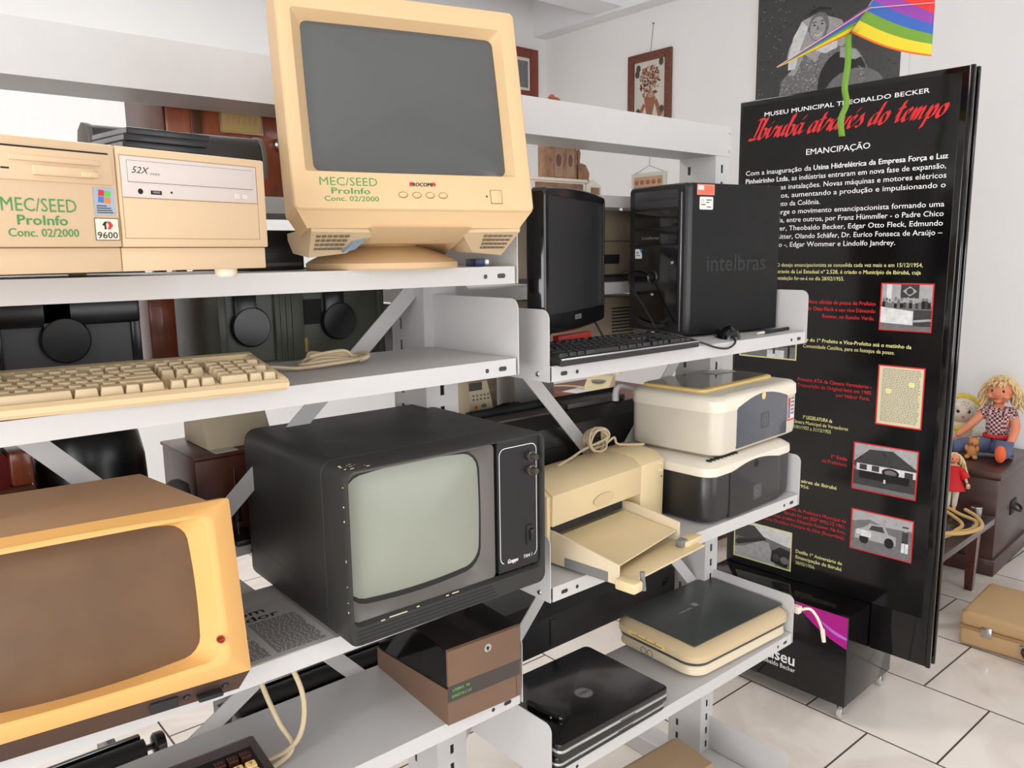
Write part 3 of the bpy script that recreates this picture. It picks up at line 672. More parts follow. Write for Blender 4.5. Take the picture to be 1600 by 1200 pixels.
b.build('label_strip', ['dark_label', 'bright_green_ink'], dk, 0)
b = MB(FR(-.0004)); b.rect(.151, .1525, .004, .042); b.build('side_seam', 'dark_label', dk, 0)
MB().box(.01, .152, .10, .102, .003, .11).build('divider', 'dark_label', dk, 0)
mat('rust_card', (120, 62, 45), 0.7); MB().box(.055, .125, .15, .1515, .003, .122).build('index_card', 'rust_card', dk, 0)
mat('maroon_brown', (56, 36, 32), 0.42, 0, 9, .05); mat('cream_keycap', (232, 196, 130), 0.4); mat('maroon_keycap', (60, 30, 24), 0.25)
bk = thing('terminal_keyboard', 'dark brown keyboard with cream number keys on the fourth shelf at the bottom left', 'keyboard', (.085, 1.032, .8008), -2, 7)
b = MB(); b.prism([(.0, .0), (.0, .014), (.010, .026), (.176, .026), (.186, .020), (.188, .0)], 'x', 0, .36, .003); b.mat(1); b.box(.02, .346, .02, .155, .0255, .0264)
b.build('case', ['maroon_brown', 'dark_void'], bk, 30)
mat('key_legend', (90, 60, 40), 0.5)
NUM = [['1', '2', '3'], ['4', '5', '6'], ['7', '8', '9']]
def bkey(x, y, m, ch=None, w_=.0175):
    o = bpy.data.objects.new('key', key_mesh(w_, .0175, .014, m, .8)); COL.objects.link(o); o.parent = bk; o.location = (x, y, .0265)
    if ch: MB(Tm(0, .001, .0141)).text(ch, 0, -.003, .009, align='c', bold=.01).build('legend', 'key_legend', o, 0)
for r_ in range(3):
    for c_ in range(3): bkey(.288+c_*.0195, .062+r_*.0195, 'cream_keycap', NUM[r_][c_])
for c_ in range(3): bkey(.288+c_*.0195, .122+.0195*.2, 'maroon_keycap', 'F%d' % (c_+1)); bkey(.288+c_*.0195, .0405, 'cream_keycap', '0.-'[c_])
for r_ in range(5):
    for c_ in range(12): bkey(.034+c_*.0195+.005*(r_ % 2), .0405+r_*.0195, 'cream_keycap' if r_ < 4 and 0 < c_ < 11 else 'maroon_keycap')
b = MB()
b.tube(spline([(.36, 1.18, .825), (.40, 1.178, .818), (.46, 1.165, .812), (.50, 1.15, .83), (.515, 1.14, .87), (.512, 1.135, .93), (.495, 1.16, .99), (.49, 1.22, 1.0)], 8), .0042, 8)
b.tube(spline([(.35, 1.19, .823), (.41, 1.155, .8048), (.47, 1.15, .8085), (.50, 1.155, .825), (.49, 1.18, .86), (.475, 1.20, .92), (.462, 1.22, 1.0)], 8), .0042, 8)
attach(b.build('cord', 'cream_cord'), bk)
# ================================================================ right bay, top shelf
lc = thing('lcd_monitor', 'glossy black flat monitor turned towards the black tower on the right bay top shelf', 'monitor', (1.028, 1.105, 1.4125), 25)
lc.scale = (.93, 1, 1)
mat('lcd_panel', (20, 20, 22), 0.35, 0, 5, .05); mat('logo_grey', (105, 105, 105), 0.4)
b = MB(FR(0))
lo = outl(.1925, .192, .385, .272, .012, 0, .007); li = outl(.1925, .202, .350, .226, .003)
b.loft([zr(outl(.1925, .192, .365, .25, .012), -.042), zr(lo, -.028), zr(lo, -.004), zr(outl(.1925, .192, .379, .266, .010, 0, .007), 0), zr(li, 0), zr(li, -.004)], True, False)
b.build('bezel', 'black_gloss', lc, 40)
b = MB(FR(0)); b.flat(outl(.1925, .202, .3505, .2265, .003), -.0038); b.build('screen', 'lcd_panel', lc, 0)
b = MB(FR(-.0003)); b.rect(.1715, .2135, .071, .081); b.mat(1); b.text('AOC', .184, .0735, .007, .017, .0001, bold=.03); b.build('maker_badge', ['logo_grey', 'rubber'], lc, 0)
b = MB(FR(-.0003)); b.rect(.371, .3735, .088, .315); b.build('bright_edge', 'logo_grey', lc, 0)
b = MB(); b.loft([[(.15, .03, .10), (.235, .03, .10), (.235, .055, .10), (.15, .055, .10)], [(.165, .09, .006), (.22, .09, .006), (.22, .12, .006), (.165, .12, .006)]]); b.build('stand_neck', 'black_gloss', lc, 30)
b = MB(); b.lathe([(.001, 0), (.095, 0), (.10, .004), (.09, .008), (.03, .014), (.001, .015)], (.19, .11, 0), n=32, sy=.72); b.build('stand_base', 'black_gloss', lc, 30)
mat('red_card', (175, 28, 24), 0.5)
rd = thing('red_box', 'flat red card box in front of the foot of the black flat monitor', 'box', (1.150, 1.197, 1.4125), 12)
MB().box(0, .13, 0, .016, 0, .036, .002).build('carton', 'red_card', rd)

mat('tower_black', (24, 24, 24), 0.65, 0, 20, .08, .05, 900, spec=.25); mat('tower_front', (20, 20, 24), 0.32); mat('drive_grey', (50, 50, 53), 0.4); mat('label_orange', (222, 128, 98), 0.5)
mat('tower_emboss', (17, 17, 17), 0.55)
tw = thing('tower_computer', 'black tower computer standing between black flat monitor and tall black display panel', 'computer', (1.579, 1.192, 1.4125), -8.4)
b = MB(); b.box(.002, .315, .0, .20, .006, .367, .002); b.build('case', 'tower_black', tw)
b = MB(FR(0)); b.text('intelbras', .056, .158, .058, .208, .0006, bold=.022); b.build('embossed_lettering', 'tower_emboss', tw, 0)
b = MB(FR(-.0006)); b.rect(.018, .076, .339, .364); b.mat(1); b.rect(.021, .040, .351, .361, .0001); b.mat(2)
for i in range(3): b.rect(.043, .073, .358-i*.004, .3593-i*.004, .0001); b.rect(.022, .073, .3475-i*.0028, .3483-i*.0028, .0001)
b.build('orange_label', ['label_orange', 'paper', 'red_ink'], tw, 0)
b = MB(FR(-.0006)); b.flat(rr(.027, .072, .305, .335, .003)); b.mat(1)
b.ring(.037, .325, .003, .0036, .0001, 12)
for i, (x, wd) in enumerate(((.049, .018), (.049, .010), (.032, .015), (.051, .014))): b.rect(x, x+wd, .3265-i*.0055, .3285-i*.0055, .0001)
b.build('white_label', ['paper', 'black_ink'], tw, 0)
# front that looks to the left
fz = MB(); fo = outl(.10, .187, .205, .36, .010)
def LR(o, x): return [(x, p[0], p[1]) for p in o]
fz.loft([LR(fo, .003), LR(fo, -.010), LR(outl(.10, .187, .197, .352, .010), -.017)], False, True)
fz.at(Matrix()).box(-.018, -.012, .004, .014, .01, .36, .002)
tf = fz.build('front_bezel', 'tower_front', tw, 40)
b = MB(); b.box(-.020, -.015, .024, .178, .312, .354, .001); b.box(-.0215, -.019, .030, .172, .331, .350, .001); b.box(-.0215, -.019, .045, .075, .317, .324, .0008); b.build('optical_drive', 'drive_grey', tf)
for z0, z1 in ((.265, .306), (.222, .262)):
    b = MB(); b.box(-.0195, -.015, .024, .178, z0, z1, .001); b.build('bay_cover', 'black_gloss', tf)
b = MB(LF(-.0197)); b.text('intelbras', -.150, .237, .011, .062, bold=.03); b.build('maker_badge', 'logo_grey', tf, 0)
b = MB(); b.box(-.0185, -.015, .024, .178, .03, .218, .003); b.build('lower_door', 'black_gloss', tf)
b = MB(LF(-.0188)); b.flat(rr(-.176, -.150, .190, .214, .003)); b.mat(1); b.flat([(-.160, .214), (-.150, .214), (-.150, .200)], .0001); b.rect(-.172, -.162, .203, .206, .0001); b.rect(-.172, -.157, .197, .199, .0001); b.build('sticker', ['paper', 'blue_ink'], tf, 0)
b = MB(); b.lathe([(.019, -.0175), (.016, -.022), (.012, -.0185), (.007, -.0185), (.0065, -.021), (.0001, -.0215)], (0, .110, .144), 'x', 24); b.build('power_button', 'tower_front', tf)
for y, z in ((.110, .101), (.040, .180)):
    b = MB(); b.lathe([(.0001, -.0225), (.0035, -.022), (.0048, -.0195), (.005, -.017)], (0, y, z), 'x', 14); b.build('reset_button' if z < .15 else 'lock', 'steel', tf)
b = MB(); pts = [(-.0195, .012, .300), (-.0195, .012, .05)]; b.box(-.020, -.013, .0105, .0135, .015, .345, .0008); b.build('bright_trim', 'steel', tf)
b = MB(); b.tube(spline([(-.019, .165, .036), (-.021, .14, .028), (-.022, .10, .024), (-.020, .06, .026)], 5), .006, 8); b.build('grip', 'dark_steel', tf)
mat('keyboard_black', (26, 26, 27), 0.45, 0, 12, .1); mat('keycap_black', (30, 30, 31), 0.4)
k2 = thing('computer_keyboard', 'black computer keyboard with silver front edge in front of the black flat monitor', 'keyboard', (1.008, 1.046, 1.4135), 1.2, 4.0)
b = MB(); b.prism([(.0, .0), (.0, .010), (.003, .0135), (.14, .0135), (.146, .012), (.148, .0)], 'x', 0, .430, .003); b.build('case', 'keyboard_black', k2, 30)
b = MB(); b.box(.002, .428, -.0016, .004, .011, .0145, .0008); b.build('front_strip', 'steel', k2)
put_keys(k2, .010, .013, .0180, .0190, .0130, .008, 'keycap_black')
mo = thing('computer_mouse', 'black and silver mouse in front of the black tower computer', 'mouse', (1.645, 1.125, 1.4125), 140)
b = MB()
def mring(y, wd, h):
    y, wd, h = y*.86, wd*.86, h*.86
    return [(wd*math.cos(a), y, max(h*math.sin(a), 0)) for a in [PI*i/10 for i in range(11)]]
b.loft([mring(-.056, .010, .010), mring(-.052, .022, .019), mring(-.03, .030, .031), mring(0, .031, .037), mring(.028, .029, .032), mring(.046, .020, .018), mring(.051, .008, .006)]); b.build('shell', 'black_gloss', mo, 50)
b = MB(); b.loft([[(p[0]*.99, p[1], p[2]+.0014) for p in mring(y, wd, h)[2:9]] for y, wd, h in ((-.052, .022, .019), (-.03, .030, .031), (0, .031, .037), (.020, .0297, .0342))], False, False, False); b.build('silver_back', 'steel', mo, 60)
b = MB(); b.lathe([(.004, -.004), (.006, -.003), (.006, .003), (.004, .004)], (0, .031, .0245), 'x', 14); b.build('wheel', 'rubber', mo)
cd = MB(); cd.tube(spline([(1.613, 1.090, 1.421), (1.59, 1.066, 1.410), (1.555, 1.061, 1.400), (1.51, 1.061, 1.405), (1.46, 1.066, 1.420), (1.42, 1.10, 1.437), (1.41, 1.17, 1.444), (1.46, 1.215, 1.428), (1.522, 1.24, 1.425), (1.536, 1.29, 1.48), (1.540, 1.345, 1.54), (1.570, 1.375, 1.57), (1.60, 1.425, 1.565), (1.66, 1.44, 1.55)], 8), .0024, 7)
attach(cd.build('cord', 'black_cord'), mo)
cd = MB(); cd.tube(spline([(1.30, 1.30, 1.50), (1.345, 1.32, 1.495), (1.38, 1.315, 1.46), (1.40, 1.30, 1.42), (1.43, 1.28, 1.4145)], 8), .0028, 7)
attach(cd.build('cord', 'black_cord'), lc)
cd = MB(); cd.tube(spline([(1.885, 1.355, 1.62), (1.915, 1.35, 1.615), (1.935, 1.345, 1.58), (1.93, 1.345, 1.53), (1.90, 1.36, 1.49)], 8), .0022, 7)
attach(cd.build('cord', 'black_cord'), tw)
pe = thing('pen', 'black pen with pale tip lying on the shelf right of the mouse', 'pen', (1.745, 1.108, 1.4165), 2)
MB().cyl((.03, 0, 0), (.165, .008, 0), .0042, 10).build('barrel', 'rubber', pe); MB().cyl((0, -.002, 0), (.032, 0, 0), .0030, 10, .0038).build('tip', 'cream_white', pe)

# ================================================================ middle shelf: printers
mat('hp_warm_grey', (208, 200, 184), 0.42, 0, 9, .02); mat('hp_cream', (232, 224, 206), 0.4, 0, 9, .02); mat('hp_amber', (238, 206, 128), 0.35); mat('hp_glass_lid', (128, 122, 112), 0.12, 0, 5, .04)
mat('slate_cover', (70, 74, 84), 0.25, coat=.3); mat('hp_badge', (60, 62, 68), 0.3); mat('printer_black', (34, 32, 32), 0.35, 0, 14, .08)
def hp_badge(b, cx, cy, s, z=0):
    b.mat(0).flat(rr(cx-s/2, cx+s/2, cy-s/2, cy+s/2, s*.12), z); b.mat(1).ring(cx, cy, s*.31, s*.35, z+.0001)
    b.text('hp', cx, cy-s*.13, s*.50, s*.34, z+.0001, shear=.3, align='c', bold=.0)
def printer_body(t, w_, d, h, z0, name, m, rad=.035, split=None, label=None):
    b = MB(); o = lambda g, z: [(p[0], p[1], z) for p in outl(w_/2, d/2, w_-2*g, d-2*g, rad, s=2, m=6)]
    b.loft([o(.010, z0), o(.002, z0+.006), o(0, z0+.02), o(0, h-.006), o(.003, h)]); return b.build(name, m, t, 40)
hb_ = thing('lower_printer', 'black printer with cream top standing on the middle shelf beneath another printer', 'printer', (1.513, 1.07, .9785), 2.3)
w_, d_ = .388, .30
printer_body(hb_, w_, d_, .122, .004, 'body', 'printer_black')
b = MB(); o = lambda g, z: [(p[0], p[1], z) for p in outl(w_/2, d_/2, w_-2*g, d_-2*g, .035, s=8, m=6)]
b.loft([o(-.0015, .118), o(-.0025, .121), o(-.0015, .138), o(.010, .147), o(.03, .150)]); b.build('top_cover', 'hp_cream', hb_, 40)
b = MB(FR(-.0012)); arch = [(.083, .006)]+[(.315, .006)]+[(.315-.232*i/12, .117+.015*math.sin(PI*i/12)) for i in range(13)]; b.prism(arch, 'z', -.01, .002, .0012); fd = b.build('front_door', 'printer_black', hb_, 30)
b = MB(FR(-.0035)); hp_badge(b, .206, .046, .040); b.build('maker_badge', ['hp_badge', 'grey_ink'], fd, 0)
b = MB(FR(-.0036)); b.disc(.197, .120, .010, 0, 20); b.build('finger_notch', 'dark_void', fd, 0)
b = MB()
for i in range(8): b.box(.03+i*.016, .039+i*.016, .02, .034, .1485, .153, .002)
b.build('top_ribs', 'rubber', hb_)
ht = thing('upper_printer', 'pale grey and cream printer with slate grey front door on top of the black printer', 'printer', (1.560, 1.085, 1.1325), 3.8)
w_, d_ = .405, .262
printer_body(ht, w_, d_, .124, 0.0, 'body', 'hp_warm_grey', .032)
b = MB(); o = lambda g, z: [(p[0], p[1], z) for p in outl(w_/2, d_/2, w_-2*g, d_-2*g, .032, s=4, m=8)]
b.loft([o(-.0012, .108), o(-.002, .111), o(-.001, .135), o(.006, .143), o(.02, .1455)]); b.build('top_cover', 'hp_cream', ht, 40)
b = MB(); b.loft([[(p[0], p[1], z) for p in outl(w_/2+.01, d_/2+.03, w_-.06-g, d_-.075-g, .02, s=3)] for g, z in ((0, .145), (-.003, .148), (0, .152), (.012, .154))]); ll = b.build('scanner_lid', 'hp_amber', ht, 40)
b = MB(); b.flat(rr(.05, .376, .078, .248, .012), .1545); b.build('lid_glass', 'hp_glass_lid', ll, 0)
b = MB(Tm(.27, .17, .1552, rz=-4)); b.rect(0, .09, 0, .055)
b.mat(1)
for i in range(5): b.rect(.006, .006+random.uniform(.04, .075), .008+i*.009, .0088+i*.009, .0002)
b.build('paper_note', ['paper', 'grey_ink'], ll, 0)
arch = [(.084, .011), (.332, .011)]+[(.332-.248*i/14, .112+.022*math.sin(PI*i/14)) for i in range(15)]
b = MB(FR(-.0012)); b.prism(arch, 'z', -.01, .0022, .0012); b.mat(0); fd = b.build('front_door', 'slate_cover', ht, 30)
b = MB(FR(-.0037)); hp_badge(b, .216, .063, .042); b.build('maker_badge', ['hp_badge', 'grey_ink'], fd, 0)
b = MB(FR(-.0038)); b.disc(.205, .127, .010, 0, 20); b.build('finger_notch', 'hp_amber', fd, 0)
b = MB(FR(-.0016)); b.rect(.340, .375, .040, .105); b.mat(1); b.rect(.342, .353, .046, .102, .0001); b.rect(.340, .375, .040, .044, .0001); b.mat(2); b.rect(.343, .351, .05, .08, .0002); b.mat(3)
for i in range(5): b.rect(.356, .373, .096-i*.010, .102-i*.010, .0002)
b.build('sticker', ['paper', 'red_ink', 'blue_ink', 'grey_ink'], ht, 0)
b = MB()
for i in range(11): b.box(.06+i*.012, .068+i*.012, .014, .022, .1455, .147, .0006)
b.build('control_keys', 'hp_warm_grey', ht)
# beige inkjet
mat('inkjet_beige', (226, 204, 160), 0.45, 0, 8, .025); mat('inkjet_tray', (222, 206, 176), 0.45); mat('lever_grey', (120, 120, 118), 0.4)
ij = thing('inkjet_printer', 'beige inkjet printer with its paper tray pulled out on the middle shelf', 'printer', (1.072, 1.146, .9785), 5.5)
b = MB()
b.prism([(.006, .0), (.165, .0), (.168, .09), (.155, .150), (.12, .169), (.07, .170), (.028, .163), (.006, .148)], 'x', 0, .012, .003)
b.prism([(.002, .084), (.04, .084), (.165, .06), (.168, .09), (.155, .152), (.12, .171), (.07, .172), (.024, .165), (.0, .150)], 'x', .011, .325, .002)
b.prism([(.004, .0), (.165, .0), (.168, .09), (.155, .153), (.12, .172), (.07, .173), (.024, .166), (.001, .150)], 'x', .326, .425, .008)
b.box(.011, .33, .06, .165, 0, .07); b.build('body', 'inkjet_beige', ij, 35)
b = MB(FR(-.0014)); b.disc(.182, .106, .036, 0, 28, .013); b.build('oval_recess', 'keyboard_cream', ij, 0)
for i, (x, z) in enumerate(((.404, .142), (.407, .124), (.410, .108))):
    b = MB(); b.lathe([(.0001, -.006), (.007, -.0045), (.0085, -.001), (.0085, .01)] if i < 2 else [(.0001, -.003), (.003, -.002), (.0035, .01)], (x, .003, z), 'y', 16, 1, .55); b.build('button' if i < 2 else 'indicator_lamp', 'inkjet_tray' if i < 2 else 'rubber', ij)
tr = MB()
# side walls of the tray, floor, raised sheet support and front lip (local x 0.01..0.29, towards the front is -y)
tr.prism([(.06, .005), (.06, .075), (.0, .074), (-.165, .046), (-.165, .005)], 'x', .014, .019, .001)
tr.prism([(.06, .005), (.06, .070), (.0, .070), (-.125, .052), (-.125, .012)], 'x', .290, .295, .001)
tr.box(.019, .29, -.16, .06, .005, .009)
pt = tr.build('paper_tray', 'inkjet_tray', ij, 20)
b = MB(); b.loft([[(.022, .02, .050), (.286, .02, .050), (.286, .02, .047), (.022, .02, .047)], [(.022, -.06, .040), (.286, -.06, .040), (.286, -.06, .037), (.022, -.06, .037)], [(.022, -.150, .034), (.286, -.120, .034), (.286, -.120, .031), (.022, -.150, .031)]]); b.build('sheet_support', 'inkjet_beige', pt, 0)
b = MB(); b.box(.02, .30, -.185, -.12, .009, .013, .001); b.box(.26, .325, -.165, -.135, .010, .024, .003); b.build('tray_extension', 'inkjet_beige', pt)
b = MB(); b.box(.0, .030, -.212, -.165, .002, .024, .005); b.build('tray_handle', 'inkjet_beige', pt); b = MB(); b.cyl((.038, -.207, .0), (.038, -.203, .036), .005, 10); b.box(.026, .040, -.21, -.19, .006, .018, .002); b.box(.248, .272, -.160, -.142, .014, .028, .002); b.build('width_lever', 'lever_grey', pt)
b = MB(); b.box(.012, .0145, -.14, -.03, .006, .026); b.build('grey_rail', 'lever_grey', pt)
b = MB(); b.box(.022, .286, .0, .02, .030, .036); b.box(.03, .28, .022, .026, .055, .075); b.build('feed_roller', 'rubber', pt)
cd = MB(); c0 = Vector((1.36, 1.285, 1.178)); P = []
for k in range(6):
    for i in range(8):
        a = 2*PI*i/8; r_ = .030+.003*math.sin(k*2.1); P.append((c0.x+r_*math.cos(a)*1.1+.002*k, c0.y+.012*math.sin(a+k)+.003*k, c0.z+r_*math.sin(a)*.85))
cd.tube(spline([(1.20, 1.255, 1.150), (1.26, 1.268, 1.157), (1.31, 1.28, 1.165)]+P+[(1.42, 1.285, 1.175), (1.43, 1.28, 1.157), (1.49, 1.25, 1.153)], 4), .0030, 6)
attach(cd.build('cord', 'cream_cord'), ij)

# ================================================================ lower shelf: scanner, laptops
mat('scanner_tan', (206, 184, 146), 0.42, 0, 9, .025); mat('scanner_base', (218, 204, 176), 0.42, 0, 9, .02); mat('scanner_lid', (62, 67, 64), 0.35, 0, 12, .04); mat('scanner_gasket', (72, 74, 70), 0.5)
sc = thing('flatbed_scanner', 'tan flatbed scanner with dark grey lid on the lower shelf of the right bay', 'scanner', (1.492, 1.080, .5835), -2)
w_, d_ = .412, .282
o = lambda g, z, r_=.045, dx=0: [(p[0]+dx, p[1], z) for p in outl(w_/2, d_/2, w_-2*g, d_-2*g, r_, s=3, m=6)]
b = MB(); b.loft([o(.030, .002), o(.012, .006), o(.004, .012), o(.006, .030), o(.010, .036)]); b.build('base', 'scanner_base', sc, 40)
b = MB(); b.loft([o(.012, .034), o(.003, .037), o(.002, .043), o(.008, .045)]); b.build('gasket', 'scanner_gasket', sc, 40)
b = MB(); b.loft([o(.004, .043), o(.0, .046), o(.0, .062), o(.012, .074), o(.03, .077)]); ls = b.build('lid_frame', 'scanner_tan', sc, 40)
b = MB(); b.loft([[(p[0], p[1], z) for p in rr(.030+g, .405-g, .030+g, .282-g, .004)] for g, z in ((0, .0765), (0, .0795), (.002, .0805))]); lt = b.build('lid_panel', 'scanner_lid', ls, 40)
b = MB(Tm(0, 0, .0808)); hp_badge(b, .216, .180, .022); b.text('scanjet 4370', .140, .168, .0085, .052, .0001, shear=.1, rot=0); b.build('maker_badge', ['grey_ink', 'hp_cream'], ls, 0)
b = MB(LF(-.0006)); b.flat(rr(-.222, -.098, .0485, .0615, .004)); b.mat(1); b.rect(-.212, -.108, .0515, .0545, .0005); b.mat(2)
for y in (-.19, -.16, -.13): b.disc(y, .058, .0022, .0005, 10)
b.build('button_panel', ['hp_amber', 'grey_ink', 'grey_ink'], ls, 0)
b = MB(LF(.003)); b.ring(-.15, .021, .008, .010); b.ring(-.172, .021, .008, .010); b.build('base_emblem', 'grey_ink', sc, 0)
cd = MB(); cd.tube(spline([(1.900, 1.20, .632), (1.925, 1.16, .645), (1.945, 1.105, .640)], 5), .0042, 8); cd.box(1.935, 1.955, 1.068, 1.10, .628, .648, .003)
cd.tube(spline([(1.955, 1.07, .637), (1.972, 1.055, .638), (1.985, 1.04, .615), (1.99, 1.025, .58)], 6), .0040, 8); cd.cyl((1.99, 1.026, .583), (1.991, 1.020, .548), .0065, 10, .0055)
attach(cd.build('cable', 'cream_white'), sc)
mat('laptop_lid', (13, 13, 15), 0.22, 0, 6, .1, coat=.2); mat('laptop_silver', (190, 190, 188), 0.3, 0.6)
def laptop(loc, rz, label, w_, d_, h_, dell):
    t = thing('laptop', label, 'laptop', loc, rz)
    b = MB(); b.prism(rr(0, w_, 0, d_, .014), 'z', .003, h_*.5, .003); b.build('base', 'black_plastic', t, 30)
    b = MB(); b.prism(rr(-.001, w_+.001, -.001, d_, .015), 'z', h_*.42, h_*.62, .002); b.build('silver_edge', 'laptop_silver', t, 30)
    b = MB(); b.prism(rr(0, w_, 0, d_, .014), 'z', h_*.60, h_, .003); li = b.build('lid', 'laptop_lid', t, 30)
    if dell:
        b = MB(Tm(w_*.52, d_*.42, h_+.0003, rz=180)); b.disc(0, 0, .021, 0, 28); b.mat(1); b.ring(0, 0, .0185, .0195, .0001); b.text('DELL', 0, -.0045, .013, .029, .0002, align='c', bold=.03); b.build('maker_badge', ['grey_ink', 'rubber'], li, 0)
    b = MB(FR(-.0012)); b.rect(w_*.52, w_*.66, h_*.48, h_*.55); 
    for i in range(6): b.disc(.03+i*.006, h_*.5, .0012, 0, 8)
    b.build('latch', 'rubber', t, 0)
    for x in (.03, w_-.03):
        for y in (.03, d_-.03): MB().cyl((x, y, 0), (x, y, .004), .006, 10).build('foot', 'rubber', t)
    return t
laptop((1.012, 1.060, .5837), 0.4, 'black laptop with silver edge, lower of the stack of two on the lower shelf', .345, .255, .030, False)
laptop((1.010, 1.052, .6142), -0.5, 'black laptop with round grey badge on its lid, upper of the stack of two', .340, .262, .034, True)
kn = thing('folding_knife', 'small black folding knife lying on the lid of the upper laptop', 'knife', (1.060, 1.205, .6490), -82)
b = MB(); b.loft([[(x, y*w2, z) for y, z in ((-1, .0), (1, .0), (1.0, .008), (.5, .012), (-.5, .012), (-1.0, .008))] for x, w2 in ((0, .004), (.006, .008), (.04, .0095), (.075, .009), (.085, .006))]); b.build('handle', 'black_gloss', kn, 30)
b = MB(); b.cyl((.07, -.0095, .004), (.08, .0095, .004), .003, 8); b.tube([(.083, 0, .006), (.090, .003, .006), (.094, 0, .006), (.090, -.003, .006)], .0012, 6, True); b.build('steel_bolster', 'steel', kn)

# ================================================================ bottom shelf of the right bay
mat('taupe_plastic', (168, 140, 108), 0.45, 0, 9, .03)
ty = thing('electric_typewriter', 'tan electric typewriter on the bottom shelf of the right bay', 'typewriter', (1.32, 1.03, .1115), -2)
b = MB(); b.prism([(0, .0), (0, .05), (.02, .062), (.12, .085), (.15, .128), (.27, .142), (.29, .13), (.295, 0)], 'x', 0, .375, .006); b.build('housing', 'taupe_plastic', ty, 30)
b = MB()
for i in range(14): b.box(.03+.0, .15, .175+i*.0055, .1775+i*.0055, .1325+i*.0006*.6, .1365+i*.0006*.6)
b.build('vent_grille', 'terminal_chin', ty, 0)
b = MB(Tm(0, 0, 0)); b.box(.225, .345, .095, .148, .095, .122, .004); b.build('print_window', 'black_gloss', ty)
b = MB(Tm(.16, .22, .1375)); b.text('IBM', .02, .0, .016, .030); b.build('maker_badge', 'terminal_chin', ty, 0)
for r_ in range(4):
    for c_ in range(12):
        o_ = bpy.data.objects.new('key', key_mesh(.0175, .0165, .010, 'terminal_chin', .8)); COL.objects.link(o_); o_.parent = ty; o_.location = (.05+c_*.022+.005*r_, .024+r_*.021, .063+r_*.0065); o_.rotation_euler = (R(15), 0, 0)
pb = thing('black_adapter', 'black moulded power adapter on the bottom shelf left of the tan typewriter', 'adapter', (1.16, 1.19, .1115), 10)
MB().box(0, .13, 0, .09, 0, .16, .012).build('body', 'black_plastic', pb); MB().box(.13, .155, .02, .07, .10, .145, .006).build('plug', 'rubber', pb)
# ================================================================ things on the rear shelves, seen through the gaps
wood('cabinet_wood', (120, 56, 34), (150, 78, 48), 0.3, (30, 30, 4), .4); wood('cabinet_dark', (78, 42, 30), (98, 56, 40), 0.35, (30, 30, 4)); mat('dial_cream', (190, 165, 105), 0.4, 0, 14, .15)
ra = thing('wooden_radio', 'brown wooden radio cabinet with cream dial and round knob on the upper rear shelf', 'radio', (.478, 1.47, 1.7305), 0)
b = MB(); b.box(0, .30, .0, .21, .0, .235, .006); b.build('cabinet', 'cabinet_wood', ra)
b = MB(); b.box(.042, .062, -.006, .0, .0, .235, .002); b.box(-.004, .0, .0, .21, .0, .235, .001); b.box(.092, .175, -.003, 0, .165, .235, .002); b.build('dark_moulding', 'cabinet_dark', ra)
b = MB(); b.box(.095, .172, -.006, .0, .112, .160, .002); b.mat(1); b.at(FR(-.0062)); b.frame(.094, .173, .110, .162, .0022, .0002)
b.mat(2)
for i in range(6): b.flat([(.104+i*.010, .126), (.110+i*.010, .126), (.113+i*.010, .142), (.107+i*.010, .142)], .0002)
b.build('dial', ['dial_cream', 'steel', 'terminal_tan'], ra, 0)
b = MB(); b.lathe([(.0001, -.016), (.009, -.016), (.012, -.013), (.012, .0)], (.2045, 0, .096), 'y', 20); b.mat(1); b.lathe([(.0001, -.0165), (.0085, -.0163), (.0085, -.015)], (.2045, 0, .096), 'y', 20); b.build('knob', ['steel', 'dark_grey_plastic'], ra)
b = MB(FR(-.0005)); b.frame(.19, .207, .008, .018, .0015); b.build('name_plate', 'dark_grey_plastic', ra, 0)
mat('enamel_black', (16, 16, 17), 0.25, 0, 7, .2); mat('enamel_grey', (62, 62, 64), 0.35, 0, 8, .08); mat('olive_enamel', (66, 68, 58), 0.4, 0.1, 25, .25, .1, 300); mat('decal_gold', (176, 136, 52), 0.5, 0, 60, .4); mat('bakelite', (30, 20, 18), 0.2)
